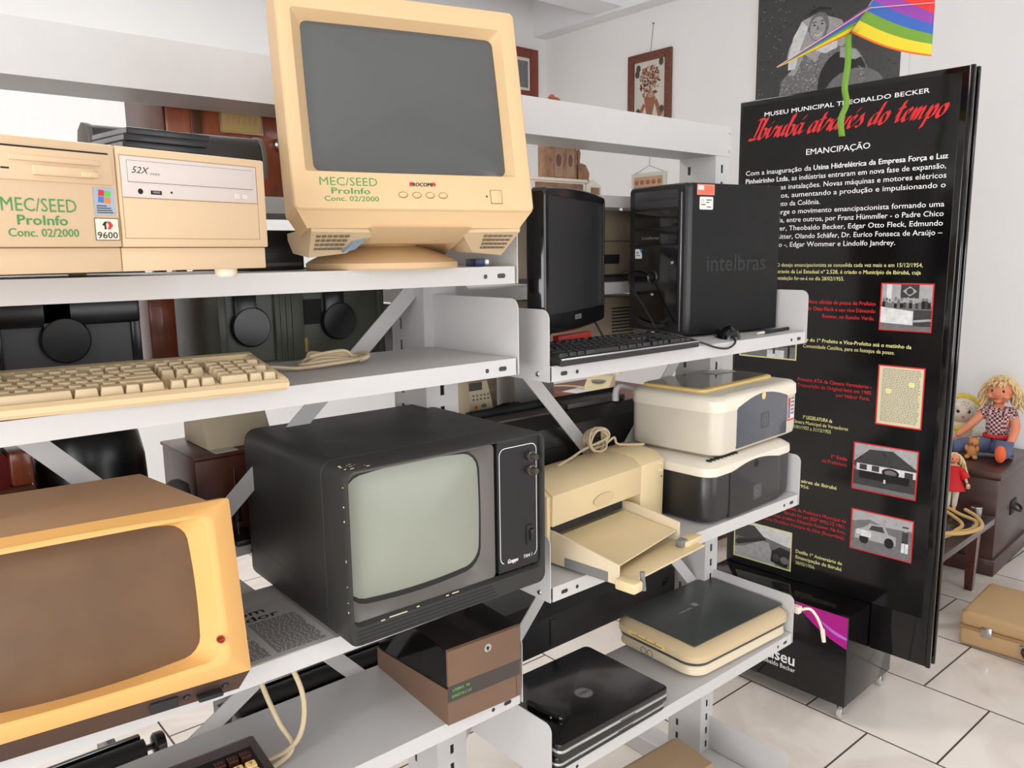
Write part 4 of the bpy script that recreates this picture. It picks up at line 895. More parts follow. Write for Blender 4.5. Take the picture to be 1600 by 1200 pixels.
def typewriter(t, w_, h_, frame_m, panel_m, decal=False, spools=True):
    """office typewriter seen from the back: its back looks to local -y"""
    b = MB(); d_ = .25
    b.box(0, w_, 0.006, .012, 0, h_*.86); p = b.build('rear_panel', panel_m, t, 0)
    b = MB(); b.box(-.006, .010, 0, d_, 0, h_*.9, .004); b.box(w_-.010, w_+.006, 0, d_, 0, h_*.9, .004); b.box(-.006, w_+.006, .0, d_, 0, .012, .003); b.box(w_*.30, w_*.30+.06, -.002, .012, 0, h_*.9, .003)
    b.box(-.006, w_+.006, -.004, .07, h_*(.84 if decal else .62), h_*.92, .006)
    for k in range(3): b.box(w_*.30+.012*k+.010, w_*.30+.012*k+.014, -.005, .0, .0, h_*.9, .001)
    b.build('frame', frame_m, t, 30)
    if spools:
        for x in (w_*.16, w_*.70):
            b = MB(); b.lathe([(.0001, -.006), (.035, -.006), (.038, -.002), (.038, .03), (.0001, .03)], (x, 0, h_*.48), 'y', 32); b.box(x-.030, x+.012, -.004, .02, h_*.48, h_*.86, .002); b.build('ribbon_spool', 'enamel_black', t, 40)
    b = MB(); b.cyl((-.03, .04, h_*1.02), (w_+.03, .04, h_*1.02), .019, 20); b.build('platen', 'rubber', t)
    for s_, x in ((-1, -.055), (1, w_+.055)):
        b = MB(); b.lathe([(.0001, -.010), (.021, -.010), (.023, -.006), (.023, .008), (.019, .010), (.006, .011), (.006, .03*1)] if s_ < 0 else [(.006, -.03), (.006, -.011), (.019, -.010), (.023, -.006), (.023, .006), (.021, .010), (.0001, .010)], (x, .04, h_*1.02), 'x', 20); b.build('platen_knob', 'bakelite', t, 40)
    b = MB(); b.box(-.03, w_+.03, .0, .018, h_*.94, h_*.99, .003); b.box(-.03, w_+.03, .062, .075, h_*1.0, h_*1.10, .003)
    for k in range(7): b.box(w_*(k+.5)/7, w_*(k+.5)/7+.012, -.003, .002, h_*.91, h_*.955, .002)
    b.build('carriage', 'enamel_black', t, 30)
    b = MB(); b.box(.0, w_, .13, d_-.01, h_*.1, h_*.35, .01); b.build('key_deck', frame_m, t, 30)
    if decal:
        b = MB(FR(.0052)); b.rect(w_*.40, w_*.40+.034, h_*.13, h_*.30); b.mat(1); b.disc(w_*.40+.012, h_*.22, .007, .0002); b.build('gold_decal', ['decal_gold', 'olive_enamel'], t, 0)
        b = MB(FR(.0052)); b.rect(w_*.47, w_*.60, h_*.46, h_*.76); b.build('inspection_opening', 'dark_void', t, 0)
    for x in (.02, w_-.02):
        for y in (.02, d_-.02): MB().cyl((x, y, -.0), (x, y, .006), .012, 12).build('foot', 'rubber', t)
t = thing('office_typewriter', 'large black office typewriter seen from behind above the cream keyboard', 'typewriter', (.03, 1.46, 1.4105), 0); typewriter(t, .372, .165, 'enamel_black', 'enamel_grey')
t = thing('office_typewriter', 'worn olive green typewriter with a gold decal seen from behind the second shelf', 'typewriter', (.548, 1.46, 1.4105), 0); typewriter(t, .34, .165, 'olive_enamel', 'olive_enamel', True)
wb = thing('wooden_case', 'plain reddish brown wooden box between the black and the olive green typewriters', 'box', (.472, 1.63, 1.4105), 0)
MB().box(0, .05, 0, .11, 0, .17, .004).build('body', 'cabinet_wood', wb); MB().box(-.002, .052, -.002, .112, 0, .008, .001).build('plinth', 'cabinet_dark', wb)
mat('sign_red', (200, 28, 28), 0.5)
sg = thing('safety_sign', 'white sign with red triangle standing behind the diagonal brace near the slotted column', 'sign', (.905, 1.72, 1.43), 0)
MB().box(-.03, .075, 0, .004, 0, .13).build('board', 'paper', sg, 0); b = MB(FR(-.0004)); b.flat([(.0, .045), (.06, .045), (.06, .12), (.045, .12)]); b.rect(.065, .072, .02, .13); b.build('red_marks', 'sign_red', sg, 0)
# rear third shelf of the left bay
wood('old_pine', (120, 72, 44), (150, 98, 62), 0.5, (4, 30, 30)); mat('bellows_red', (140, 44, 46), 0.6); mat('bellows_grey', (90, 86, 84), 0.6); mat('horn_black', (18, 18, 19), 0.3)
wc = thing('wooden_tray', 'shallow old wooden chest under the red accordion behind the tan terminal', 'chest', (-.01, 1.50, 1.0855), 0)
MB().box(0, .24, 0, .2, 0, .145, .003).build('box', 'old_pine', wc); MB().box(-.004, .244, -.004, .204, .145, .157, .003).build('lid', 'old_pine', wc); MB().box(.115, .135, -.008, -.004, .10, .15, .002).build('latch', 'dark_steel', wc)
ac = thing('accordion', 'small accordion with red zigzag bellows lying behind the tan terminal', 'accordion', (.022, 1.54, 1.243), 0)
b = MB()
for k in range(5): 
    x = .0+k*.036; b.mat(0); b.loft([[(x, y, z) for y, z in ((0, 0), (.12, 0), (.12, .05), (0, .05))], [(x+.018, y, z) for y, z in ((-.016, -.0), (.13, .0), (.13, .068), (-.016, .068))], [(x+.036, y, z) for y, z in ((0, 0), (.12, 0), (.12, .05), (0, .05))]], k == 0, k == 4)
b.mat(1)
for k in range(5): b.box(.004+k*.036, .030+k*.036, .006, .12, .05, .078, .004)
b.build('bellows', ['bellows_red', 'bellows_grey'], ac, 0)
b = MB(); b.box(.18, .215, -.01, .13, 0, .06, .006); b.build('end_box', 'cabinet_wood', ac); b = MB(); b.box(-.035, .0, -.01, .13, 0, .06, .006); b.build('end_box', 'cabinet_wood', ac)
gh = thing('leather_hood', 'tall rounded black leather hood standing behind the tan terminal', 'hood', (.338, 1.60, 1.0855), 0)
b = MB(); b.lathe([(.092, 0), (.095, .003), (.096, .10), (.093, .17), (.085, .215), (.066, .25), (.035, .268), (.001, .272)], (0, 0, 0), n=36); b.build('shell', 'horn_black', gh, 50); b = MB(); b.lathe([(.095, -.0), (.098, .003), (.095, .006)], (0, 0, .0), n=36); b.build('rim', 'horn_black', gh, 50)
mat('adding_cream', (205, 190, 160), 0.5)
sm = thing('sewing_machine_case', 'dark brown case behind the charcoal video monitor with a cream machine on top', 'case', (.492, 1.50, 1.0855), 0)
MB().box(0, .20, 0, .19, 0, .155, .004).build('body', 'cabinet_dark', sm); MB().box(-.003, .203, -.003, .193, .155, .163, .003).build('lid', 'cabinet_dark', sm)
am = thing('adding_machine', 'cream adding machine standing on the dark brown case behind the charcoal video monitor', 'machine', (.53, 1.535, 1.2490), 0)
b = MB(); b.prism([(0, 0), (.13, 0), (.13, .10), (.09, .105), (.03, .08), (.0, .03)], 'x', 0, .13, .004); b.build('housing', 'adding_cream', am, 30); b = MB(); b.box(.04, .12, .012, .09, .075, .088, .003); b.build('key_bed', 'keyboard_cream', am)
for r_ in range(3):
    for c_ in range(4): MB().box(.046+c_*.019, .058+c_*.019, .018+r_*.024, .034+r_*.024, .086, .096, .002).build('key', 'cream_white', am)
pp = thing('paper_card', 'small white card on the dark brown case beside the cream adding machine', 'card', (.535, 1.502, 1.2487), 4)
MB().box(0, .045, 0, .03, 0, .001).build('card', 'paper', pp, 0)
mm = thing('sewing_machine', 'small dark metal hand machine with wheel and needle behind the dark grey monitor', 'machine', (.56, 1.46, 1.0855), 0)
b = MB(); b.box(-.03, .11, -.045, .03, 0, .012, .003); b.build('bed', 'dark_steel', mm); b = MB(); b.tube(spline([(.085, -.01, .01), (.09, -.01, .07), (.07, -.01, .105), (.02, -.01, .11), (-.008, -.01, .095), (-.012, -.01, .04)], 6), lambda t_: .014-.006*t_, 12); b.build('arm', 'enamel_black', mm, 50); b = MB(); b.tube([(.105, -.01+.03*math.cos(a), .09+.03*math.sin(a)) for a in [2*PI*i/18 for i in range(18)]], .004, 8, True); b.cyl((.09, -.01, .09), (.11, -.01, .09), .008); b.build('hand_wheel', 'steel', mm, 50); b = MB(); b.cyl((-.012, -.01, .0), (-.012, -.01, .145), .002, 6); b.build('needle_bar', 'steel', mm)
cp_ = thing('cap', 'small grey cloth cap lying behind the tan terminal', 'cap', (.455, 1.50, 1.0855), 0)
b = MB(); b.lathe([(.026, 0), (.029, .03), (.027, .09), (.022, .118), (.008, .128), (.001, .129)], n=24); b.build('crown', 'bellows_grey', cp_, 60); b = MB(); b.box(-.006, .01, -.034, -.02, .06, .10, .003); b.build('strap', 'dark_grey_plastic', cp_)
# rear fourth shelf: two typewriters seen from above
t = thing('office_typewriter', 'black typewriter on the low rear shelf behind the brown diskette box', 'typewriter', (.565, 1.46, .5005), 0); typewriter(t, .32, .215, 'enamel_black', 'enamel_black')
t = thing('office_typewriter', 'black typewriter on the low rear shelf under the tan terminal', 'typewriter', (.06, 1.46, .5005), 0); typewriter(t, .27, .205, 'enamel_black', 'enamel_black', False, False)
# right bay rear
mat('old_ivory', (226, 220, 204), 0.5, 0, 8, .04); wood('carved_wood', (112, 76, 54), (166, 124, 92), 0.6, (20, 20, 20)); mat('taupe_metal', (142, 128, 108), 0.4, 0.2, 6, .04); mat('shadow_gap', (20, 20, 20), 0.6)
iv = thing('ivory_box', 'long ivory white wooden box on the upper rear shelf behind the black flat monitor', 'box', (1.36, 1.52, 1.7655), 0)
MB().box(0, .20, 0, .16, 0, .035, .002).build('body', 'old_ivory', iv); MB().box(-.004, .204, -.004, .164, .035, .043, .002).build('lid', 'old_ivory', iv); b = MB(FR(-.0008)); b.rect(.02, .19, .005, .031); b.build('wooden_front', 'carved_wood', iv, 0)
iw = thing('ivory_box', 'small ivory white house shaped box with brown front right of the long one', 'box', (1.572, 1.53, 1.7655), 0)
MB().prism([(0, 0), (.06, 0), (.06, .030), (.03, .047), (0, .030)], 'y', 0, .1, .001).build('body', 'old_ivory', iw); b = MB(FR(-.0006)); b.rect(.018, .052, .004, .026); b.build('front_panel', 'carved_wood', iw, 0)
mat('ornament_brown', (150, 118, 92), 0.5, 0, 60, .3)
cw = thing('carved_box', 'carved wooden box with oval ornament standing on the ivory white box', 'box', (1.462, 1.55, 1.8088), -8)
b = MB(); b.box(0, .085, 0, .06, 0, .095, .003); b.box(-.003, .088, -.003, .063, .095, .102, .003); b.build('body', 'carved_wood', cw); b = MB(FR(-.0008)); b.rect(.012, .038, .006, .088); b.rect(.050, .076, .006, .088); b.mat(1); b.disc(.025, .048, .009, .0004, 20, .016); b.disc(.063, .048, .007, .0004, 20, .016); b.build('ornament', ['ornament_brown', 'cabinet_dark'], cw, 0)
bl = thing('wooden_bell', 'small carved wooden bell shaped ornament with upright handle beside the carved box', 'ornament', (1.573, 1.56, 1.8088), 0)
b = MB(); b.loft([[(x*k, y*k, z) for x, y in ((-1, -1), (1, -1), (1, 1), (-1, 1))] for k, z in ((.020, 0), (.021, .02), (.014, .042), (.007, .046))]); b.build('bell', 'carved_wood', bl, 20); b = MB(); b.lathe([(.006, .044), (.004, .05), (.005, .06), (.0065, .072), (.004, .082), (.001, .085)], n=14); b.build('handle', 'carved_wood', bl)
mat('dried_orange', (150, 72, 40), 0.6, 0, 30, .3)
of = thing('clay_figure', 'tiny rust brown clay bird on top of the header of the shelving', 'ornament', (1.335, 1.40, 1.9515), 0)
b = MB(); b.ball((0, 0, .012), .017, .012, .012, 14, 8); b.ball((-.010, 0, .022), .008, .007, .007, 10, 6); b.build('body', 'dried_orange', of, 60); b = MB(); b.cyl((-.016, 0, .022), (-.023, 0, .020), .0025, 8, .0005); b.build('beak', 'dried_orange', of)
ta = thing('metal_appliance', 'taupe metal appliance with a dark slot between the black flat monitor and the tower', 'appliance', (1.40, 1.49, 1.5405), 0)
MB().box(0, .44, 0, .2, .012, .190, .003).build('cabinet', 'taupe_metal', ta); b = MB(FR(-.0006)); b.rect(0, .44, .1075, .1095); b.rect(0, .44, .012, .020); b.mat(1); b.rect(.193, .261, .048, .073); b.mat(0); b.rect(.195, .258, .049, .071, .0003); b.build('slot', ['shadow_gap', 'steel'], ta, 0); MB().box(.01, .43, .01, .19, 0, .012).build('base', 'dark_grey_plastic', ta, 0)
tb = thing('vented_console', 'taupe console with vent slots below the metal appliance behind the black keyboard', 'console', (1.36, 1.47, 1.3655), 0)
MB().box(0, .42, 0, .2, 0, .135, .004).build('cabinet', 'taupe_metal', tb); b = MB(FR(-.0006))
for i in range(9): b.rect(.25, .34, .03+i*.009, .034+i*.009)
b.build('vents', 'shadow_gap', tb, 0)
mat('grey_enamel', (168, 166, 162), 0.45); mat('phone_cream', (222, 206, 168), 0.45); wood('ribbed_wood', (128, 74, 54), (156, 100, 76), 0.45, (4, 30, 30))
gb = thing('grey_cabinet', 'light grey metal cabinet side behind the upright under the right bay top shelf', 'cabinet', (1.425, 1.66, 1.0605), 0)
MB().box(0, .15, 0, .12, .112, .275, .003).build('body', 'grey_enamel', gb); MB().box(-.004, .16, -.004, .12, .0, .112, .002).build('white_base', 'paper', gb)
rw = thing('ribbed_box', 'reddish ribbed wooden box under the cream card machine behind the charcoal video monitor', 'box', (1.17, 1.56, 1.0605), 0)
MB().box(0, .235, 0, .14, 0, .142, .002).build('body', 'ribbed_wood', rw); b = MB(FR(-.0008))
for i in range(26): b.rect(.005+i*.009, .009+i*.009, .01, .125)
b.build('grooves', 'cabinet_dark', rw, 0)
cm = thing('card_terminal', 'cream card reader machine with small keys and orange button on the ribbed wooden box', 'machine', (1.212, 1.59, 1.2040), 0)
b = MB(); b.prism([(0, 0), (.085, 0), (.06, .095), (.0, .095)], 'y', .0, .05, .003); b.mat(1); b.at(FR(-.0005)); b.rect(.0, .042, .072, .093); b.mat(2)
for r_ in range(2):
    for c_ in range(5): b.flat(rr(.010+c_*.012, .017+c_*.012, .046+r_*.010-.001*c_*0, .051+r_*.010, .0015), .0003)
b.mat(3); b.disc(.022, .028, .0055, .0004); b.mat(4); b.disc(.047, .030, .009, .0004, 16, .005)
b.build('housing', ['phone_cream', 'dark_grey_plastic', 'lever_grey', 'orange_ink', 'lever_grey'], cm, 30)
cd = MB(); 
for k in range(3): cd.tube(spline([(1.275+.006*k, 1.575+.01*k, 1.208), (1.32, 1.57+.012*k, 1.2075+.004*k), (1.365, 1.575+.012*k, 1.212+.006*k), (1.385-.008*k, 1.60, 1.222), (1.35, 1.62, 1.212+.004*k), (1.30, 1.625, 1.208)], 6), .004, 7)
attach(cd.build('cord', 'black_cord'), cm)
lg = thing('wooden_panel_box', 'weathered grey brown wooden board standing behind the cream card machine', 'board', (1.30, 1.705, 1.0605), 0)
wood('weathered', (138, 122, 104), (168, 150, 130), 0.7, (4, 4, 30)); MB().box(.0, .115, 0.02, .035, 0, .30, .002).build('board', 'weathered', lg); MB().box(.0, .02, -.004, 0, .0, .30).build('batten', 'weathered', lg)
et = thing('electric_typewriter', 'long black electric typewriter with raised lid behind the beige inkjet printer', 'typewriter', (1.15, 1.385, 1.0605), 0)
b = MB(); b.prism([(0, .0), (0, .10), (.012, .135), (.05, .160), (.16, .160), (.17, .0)], 'x', 0, .52, .006); b.mat(1); b.at(FR(-.0005)); b.rect(.002, .518, .088, .0905); b.build('housing', ['black_plastic', 'dark_void'], et, 30)
b = MB(); b.box(.03, .23, .05, .11, .160, .166, .002); b.box(.27, .49, .06, .12, .160, .174, .003); b.build('paper_flap', 'dark_grey_plastic', et); b = MB(); b.cyl((-.0, .13, .170), (.52, .13, .170), .012, 12); b.build('platen', 'rubber', et); b = MB(); b.box(.235, .262, .06, .09, .16, .178, .004); b.build('lever', 'rubber', et)
hk = thing('telephone_handset', 'pale grey telephone handset resting on the long black electric typewriter', 'handset', (1.60, 1.44, 1.229), 0)
b = MB(); b.tube(spline([(-.005, 0, -.006), (-.004, 0, .018), (.008, 0, .030), (.03, 0, .028), (.08, 0, .012), (.10, 0, .004), (.102, 0, -.006)], 6), lambda t_: .006+.004*abs(2*t_-1), 10); b.build('grip', 'lamp_housing', hk, 60)
bp_ = thing('matrix_printer', 'long low black printer with a rocker switch under the middle shelf of the right bay', 'printer', (1.14, 1.40, .6155), 0)
b = MB(); b.prism([(.0, .0), (.0, .09), (.03, .12), (.22, .12), (.24, 0)], 'x', 0, .68, .006); b.build('housing', 'black_plastic', bp_, 30); b = MB(); b.box(.62, .648, -.003, .003, .04, .062, .002); b.build('rocker_switch', 'black_gloss', bp_); b = MB(); b.box(.17, .19, -.003, .0, .01, .08, .001); b.build('paper_lever', 'rubber', bp_)
# ================================================================ tall black display totem
mat('totem_gloss', (15, 14, 15), 0.07, 0, 3, .05, spec=.45, rv=.02); mat('totem_print', (13, 12, 13), 0.12, 0, 3, .05, rv=.02)
to = thing('display_totem', 'tall glossy black museum display panel with white, red and yellow text on a wheeled base', 'display panel', (2.646, 1.785, .152), -87.9)
to.scale = (.906,)*3
b = MB(); b.prism([(0, .263), (.645, .263), (.645, .082), (.856, .082), (.856, 2.214), (0, 2.214)], 'y', 0, .050, .004); b.build('panel', 'totem_gloss', to, 30)
b = MB(); b.box(.855, .872, -.006, .010, .082, 2.214, .004); b.box(.855, .872, .040, .056, .082, 2.214, .004); b.build('edge_rail', 'totem_gloss', to, 30)
b = MB(); b.box(.012, .833, -.002, .0005, .266, 2.195, .0006); b.mat(1).at(FR(-.0024) @ Tm(0, .082, 0))
def tl(s, u0, u1, v, size, bold=.012, **k): b.text(s, u0, v, size, u1-u0, bold=bold, **k)
tl('MUSEU MUNICIPAL THEOBALDO BECKER', .112, .733, 2.062, .0225, .02)
tl('EMANCIPAÇÃO', .295, .540, 1.897, .031, .012)
body = [('Com a inauguração da', .037, .318, 1.838), (', as indústrias entraram em nova fase de expansão,', .226, .803, 1.806),
 ('ampliando suas instalações. Novas máquinas e motores elétricos', .038, .806, 1.774), ('são adquiridos, aumentando a produção e impulsionando o', .038, .806, 1.742), ('desenvolvimento da Colônia.', .038, .36, 1.710),
 ('Em 1954 surge o movimento emancipacionista formando uma', .060, .806, 1.678), ('forte camarada, entre outros, por Franz Hümmller - o Padre Chico', .038, .806, 1.646), ('Carlos Roetger, Theobaldo Becker, Edgar Otto Fleck, Edmundo', .038, .806, 1.614),
 ('Roewer, Rui Ritter, Olando Schäfer, Dr. Eurico Fonseca de Araújo –', .038, .806, 1.582), ('do Povo -, Edgar Wommer e Lindolfo Jandrey.', .115, .650, 1.550)]
for s_, u0, u1, v in body: tl(s_, u0, u1, v, .0268, .008)
tl('Usina Hidrelétrica da Empresa Força e Luz', .328, .807, 1.838, .0268, .03, z=.0002); tl('Pinheirinho Ltda', .038, .223, 1.806, .0268, .03, z=.0002)
b.mat(2).at(FR(-.0026) @ Tm(0, .082, 0))
# brush lettering: every glyph is a set of pen strokes (x-height 1), swept with a slanted flat nib
PEN = {'I': (.62, [[(.35, .05), (.05, .0), (-.1, .12)], [(.25, 1.75), (.42, 1.8), (.38, .9), (.30, .0)], [(-.05, 1.62), (.3, 1.8), (.8, 1.72)], [(-.2, .02), (.25, -.02), (.62, .06)]]),
 'b': (.78, [[(.0, .15), (.22, .9), (.34, 1.75), (.2, 1.7), (.14, .6), (.2, .05), (.42, .0), (.6, .35), (.56, .8), (.38, .92), (.2, .7)], [(.56, .8), (.72, .75), (.84, .85)]]),
 'i': (.46, [[(-.04, .3), (.14, .95), (.12, .3), (.2, .02), (.34, .12), (.48, .4)], [(.2, 1.32), (.25, 1.42)]]),
 'r': (.58, [[(-.02, .3), (.12, .7), (.2, 1.02), (.26, .82), (.5, .85), (.42, .3), (.46, .04), (.6, .3)]]),
 'u': (.72, [[(-.02, .3), (.12, .98), (.10, .3), (.2, .02), (.4, .2), (.54, .98), (.50, .3), (.58, .03), (.76, .35)]]),
 'a': (.76, [[(.52, .85), (.3, .96), (.08, .6), (.08, .15), (.24, .0), (.46, .4), (.56, .95), (.52, .25), (.62, .02), (.8, .35)]]),
 'á': (.76, [[(.52, .85), (.3, .96), (.08, .6), (.08, .15), (.24, .0), (.46, .4), (.56, .95), (.52, .25), (.62, .02), (.8, .35)], [(.42, 1.25), (.62, 1.6)]]),
 't': (.52, [[(-.02, .35), (.14, .9), (.26, 1.6), (.18, .7), (.18, .12), (.3, .02), (.52, .35)], [(-.06, 1.05), (.2, 1.1), (.46, 1.08)]]),
 'v': (.66, [[(-.02, .4), (.10, .98), (.16, .3), (.24, .02), (.44, .5), (.52, .98), (.6, .85), (.72, .9)]]),
 'é': (.62, [[(.04, .4), (.3, .55), (.44, .82), (.3, .97), (.1, .65), (.12, .12), (.3, .0), (.62, .36)], [(.34, 1.22), (.54, 1.55)]]),
 'e': (.62, [[(.04, .4), (.3, .55), (.44, .82), (.3, .97), (.1, .65), (.12, .12), (.3, .0), (.62, .36)]]),
 's': (.56, [[(-.02, .3), (.2, .7), (.3, 1.05), (.36, .7), (.46, .3), (.3, .0), (.06, .1)]]),
 'd': (.80, [[(.50, .85), (.3, .96), (.08, .6), (.08, .15), (.24, .0), (.44, .4), (.66, 1.75), (.54, .5), (.56, .05), (.8, .35)]]),
 'o': (.68, [[(.42, .93), (.2, .9), (.06, .5), (.12, .06), (.34, .0), (.52, .4), (.48, .85), (.36, .93), (.5, .72), (.7, .78)]]),
 'm': (1.08, [[(-.02, .3), (.12, .98), (.12, .0), (.2, .6), (.38, .96), (.42, .7), (.38, .0), (.5, .6), (.68, .96), (.74, .7), (.7, .15), (.82, .02), (1.1, .38)]]),
 'p': (.74, [[(-.02, .3), (.14, .98), (.10, .0), (.02, -.72), (.14, .2), (.26, .8), (.46, .95), (.56, .6), (.46, .12), (.26, .0), (.16, .2)], [(.48, .2), (.66, .3), (.78, .4)]]), ' ': (.50, [])}
def pen_text(body, x0, y0, width, xh, slant=.30, nib=(.085, .055)):
    tot = sum(PEN[c][0] for c in body); kx = width/(tot+.3)/xh; cur = .15; cnt = 0
    for c in body:
        adv, strokes = PEN[c]
        for st in strokes:
            pp = spline([(p[0], p[1], 0) for p in st], 6); L_, R_ = [], []
            q = [(x0+((p.x+cur)*kx+p.y*slant)*xh, y0+p.y*xh) for p in pp]; n_ = len(q)
            for i, (px, py) in enumerate(q):
                f = min(1, .45+2.2*min(i, n_-1-i)/n_); L_.append((px-nib[0]*xh*f, py-nib[1]*xh*f)); R_.append((px+nib[0]*xh*f, py+nib[1]*xh*f))
            for i in range(n_-1):
                cnt += 1; b.flat([L_[i], L_[i+1], R_[i+1], R_[i]], .0000004*cnt)
        cur += adv
pen_text('Ibirubá através do tempo', .045, 1.978, .750, .042, slant=.42, nib=(.16, .09))
for s_, ur, v, sz, wd, bo in (('Atos oficiais da posse de Prefeito', .594, 1.330, .021, .262, .012), ('Sr Otto Fleck e seu vice Edmundo', .594, 1.303, .021, .262, .014), ('Roewer, no Rancho Verde.', .592, 1.276, .021, .200, .01),
 ('Primeira ATA da Câmara Vereadores -', .597, 1.020, .0195, .295, .01), ('Transcrição da Original feita em 1985', .597, .997, .0195, .295, .005), ('por Nabor Faria.', .594, .974, .0195, .13, .005), ('1ª Sede', .520, .728, .0205, .062, .02), ('da Prefeitura', .520, .705, .0195, .10, .003),
 ('Desfile da Prefeitura Municipal de', .530, .478, .0205, .26, .005), ('Ibirubá foi um JEEP WILLYS 1961.', .530, .455, .0205, .26, .005), ('Na foto prefeito Edmundo Roewer. Na foto,', .530, .432, .0205, .33, .005), ('Olavo Oraldino Ventura da Silva (Reservista).', .530, .409, .0205, .36, .005)):
    b.text(s_, ur, v, sz, wd, bold=bo, align='r')
b.mat(3).at(FR(-.0024) @ Tm(0, .082, 0))
for s_, u0, v, sz, wd, bo in (('O desejo emancipacionista se consolida cada vez mais e em 15/12/1954,', .190, 1.472, .0205, .560, .004), ('através da Lei Estadual nº 2.528, é criado o Município de Ibirubá, cuja', .190, 1.446, .0205, .555, .008), ('instalação far-se-á no dia 28/02/1955.', .190, 1.420, .0205, .280, .004),
 ('Desfile do 1º Prefeito e Vice-Prefeito até o matinho da', .285, 1.180, .0205, .445, .014), ('Comunidade Católica, para os festejos da posse.', .318, 1.155, .0205, .355, .004), ('1ª LEGISLATURA da', .333, .868, .0205, .120, .02), ('Câmara Municipal de Vereadores', .285, .846, .0205, .232, .005), ('31/01/1955 a 31/12/1955', .285, .824, .0205, .165, .005),
 ('Vista aérea de Ibirubá', .285, .604, .0205, .200, .02), ('em 1956', .285, .582, .0195, .085, .003), ('Desfile 1º Aniversário de', .328, .302, .0205, .195, .02), ('Emancipação de Ibirubá', .328, .278, .0205, .195, .02), ('28/02/1956.', .328, .254, .0195, .085, .003)):
    b.text(s_, u0, v, sz, wd, bold=bo)
sheet = b.build('printed_sheet', ['totem_print', 'white_ink', 'red_ink', 'yellow_ink'], to, 0)
GR = ['photo_black', 'photo_dark', 'photo_mid', 'photo_light', 'photo_pale']
for n_, v_ in zip(GR, (28, 62, 112, 165, 215)): mat(n_, (v_, v_, v_), 0.3, 0, 45, .35)
def photo(u0, u1, v0, v1, rim, shapes, base=2):
    b = MB(FR(-.0026) @ Tm(0, .082, 0)); b.mat(base).rect(u0, u1, v0, v1); b.mat(5).frame(u0-.004, u1+.004, v0-.004, v1+.004, .005, .0003)
    W_, H_ = u1-u0, v1-v0
    for i, (g, poly) in enumerate(shapes): b.mat(g).flat([(u0+x*W_, v0+y*H_) for x, y in poly], .0001+i*.00002)
    b.build('printed_photograph', GR+[rim], sheet, 0)
def R4(x0, y0, x1, y1): return [(x0, y0), (x1, y0), (x1, y1), (x0, y1)]
def EL(cx, cy, rx, ry, n=14): return [(cx+rx*math.cos(2*PI*i/n), cy+ry*math.sin(2*PI*i/n)) for i in range(n)]
rnd = random.Random(3)
crowd = []
for i in range(16): crowd += [(rnd.choice((0, 0, 1, 2)), R4(.02+i*.06, .48, .08+i*.06, .56+.1*rnd.random())), (rnd.choice((2, 3)), EL(.05+i*.06, .63+.06*rnd.random(), .025, .04, 8))]
photo(.614, .790, 1.246, 1.411, 'red_ink', [(3, R4(0, .55, 1, 1)), (4, R4(.1, .6, .2, 1)), (1, R4(.38, .70, .74, 1)), (3, [(.42, .85), (.56, .74), (.70, .85), (.56, .96)]), (1, EL(.56, .85, .07, .07)), *crowd, (4, [(0, .15), (.65, .12), (.65, .42), (.3, .46), (0, .5)]), (1, R4(.66, .1, 1, .45)), (3, [(.66, .18), (1, .22), (1, .27), (.66, .23)]), (2, R4(0, 0, 1, .1))])
photo(.038, .288, 1.103, 1.262, 'yellow_ink', [(3, R4(0, .4, 1, 1)), (1, [(0, .35), (.3, .55), (.5, .42), (.8, .5), (1, .4), (1, .3), (0, .2)]), (0, R4(.0, .2, .3, .36)), (4, R4(.5, 0, .8, .2)), (0, R4(.86, .0, .90, .45)), (1, R4(.6, .1, .64, .5))])
script = []
for i in range(34):
    x = .08
    while x < .9:
        wd = rnd.uniform(.02, .07); script.append((2 if rnd.random() < .7 else 1, R4(x, .95-i*.027, min(x+wd, .94), .962-i*.027))); x += wd+.014
mat('old_paper', (214, 205, 170), 0.5, 0, 12, .08)
b = MB(FR(-.0026) @ Tm(0, .082, 0)); b.rect(.622, .780, .893, 1.111); b.mat(1).frame(.618, .784, .889, 1.115, .005, .0003); b.mat(2)
for g, p in script: b.flat([(.622+x*.158, .893+y*.218) for x, y in p], .0001)
b.mat(3).flat([(.66+.012*math.cos(a*PI/5), 1.02+.010*math.sin(a*PI/5)) for a in range(10)], .0002).flat([(.74+.012*math.cos(a*PI/5), 1.05+.010*math.sin(a*PI/5)) for a in range(10)], .0002)
b.build('printed_document', ['old_paper', 'red_ink', 'grey_ink', 'yellow_ink'], sheet, 0)
photo(.547, .778, .628, .806, 'red_ink', [(3, R4(0, .6, 1, 1)), (1, [(0, .60), (.25, .90), (.62, .93), (1, .62), (1, .55), (0, .5)]), (4, R4(.05, .42, 1, .57)), (1, R4(.10, .44, .22, .56)), (1, R4(.30, .44, .42, .56)), (0, EL(.60, .46, .14, .10)), (2, EL(.60, .46, .10, .06)), (1, R4(.82, .42, .95, .54)), (1, R4(0, .0, 1, .42)), (0, R4(.1, .25, .9, .42)), (2, R4(.0, .0, 1, .1)), (4, R4(.5, .22, .53, .30))])
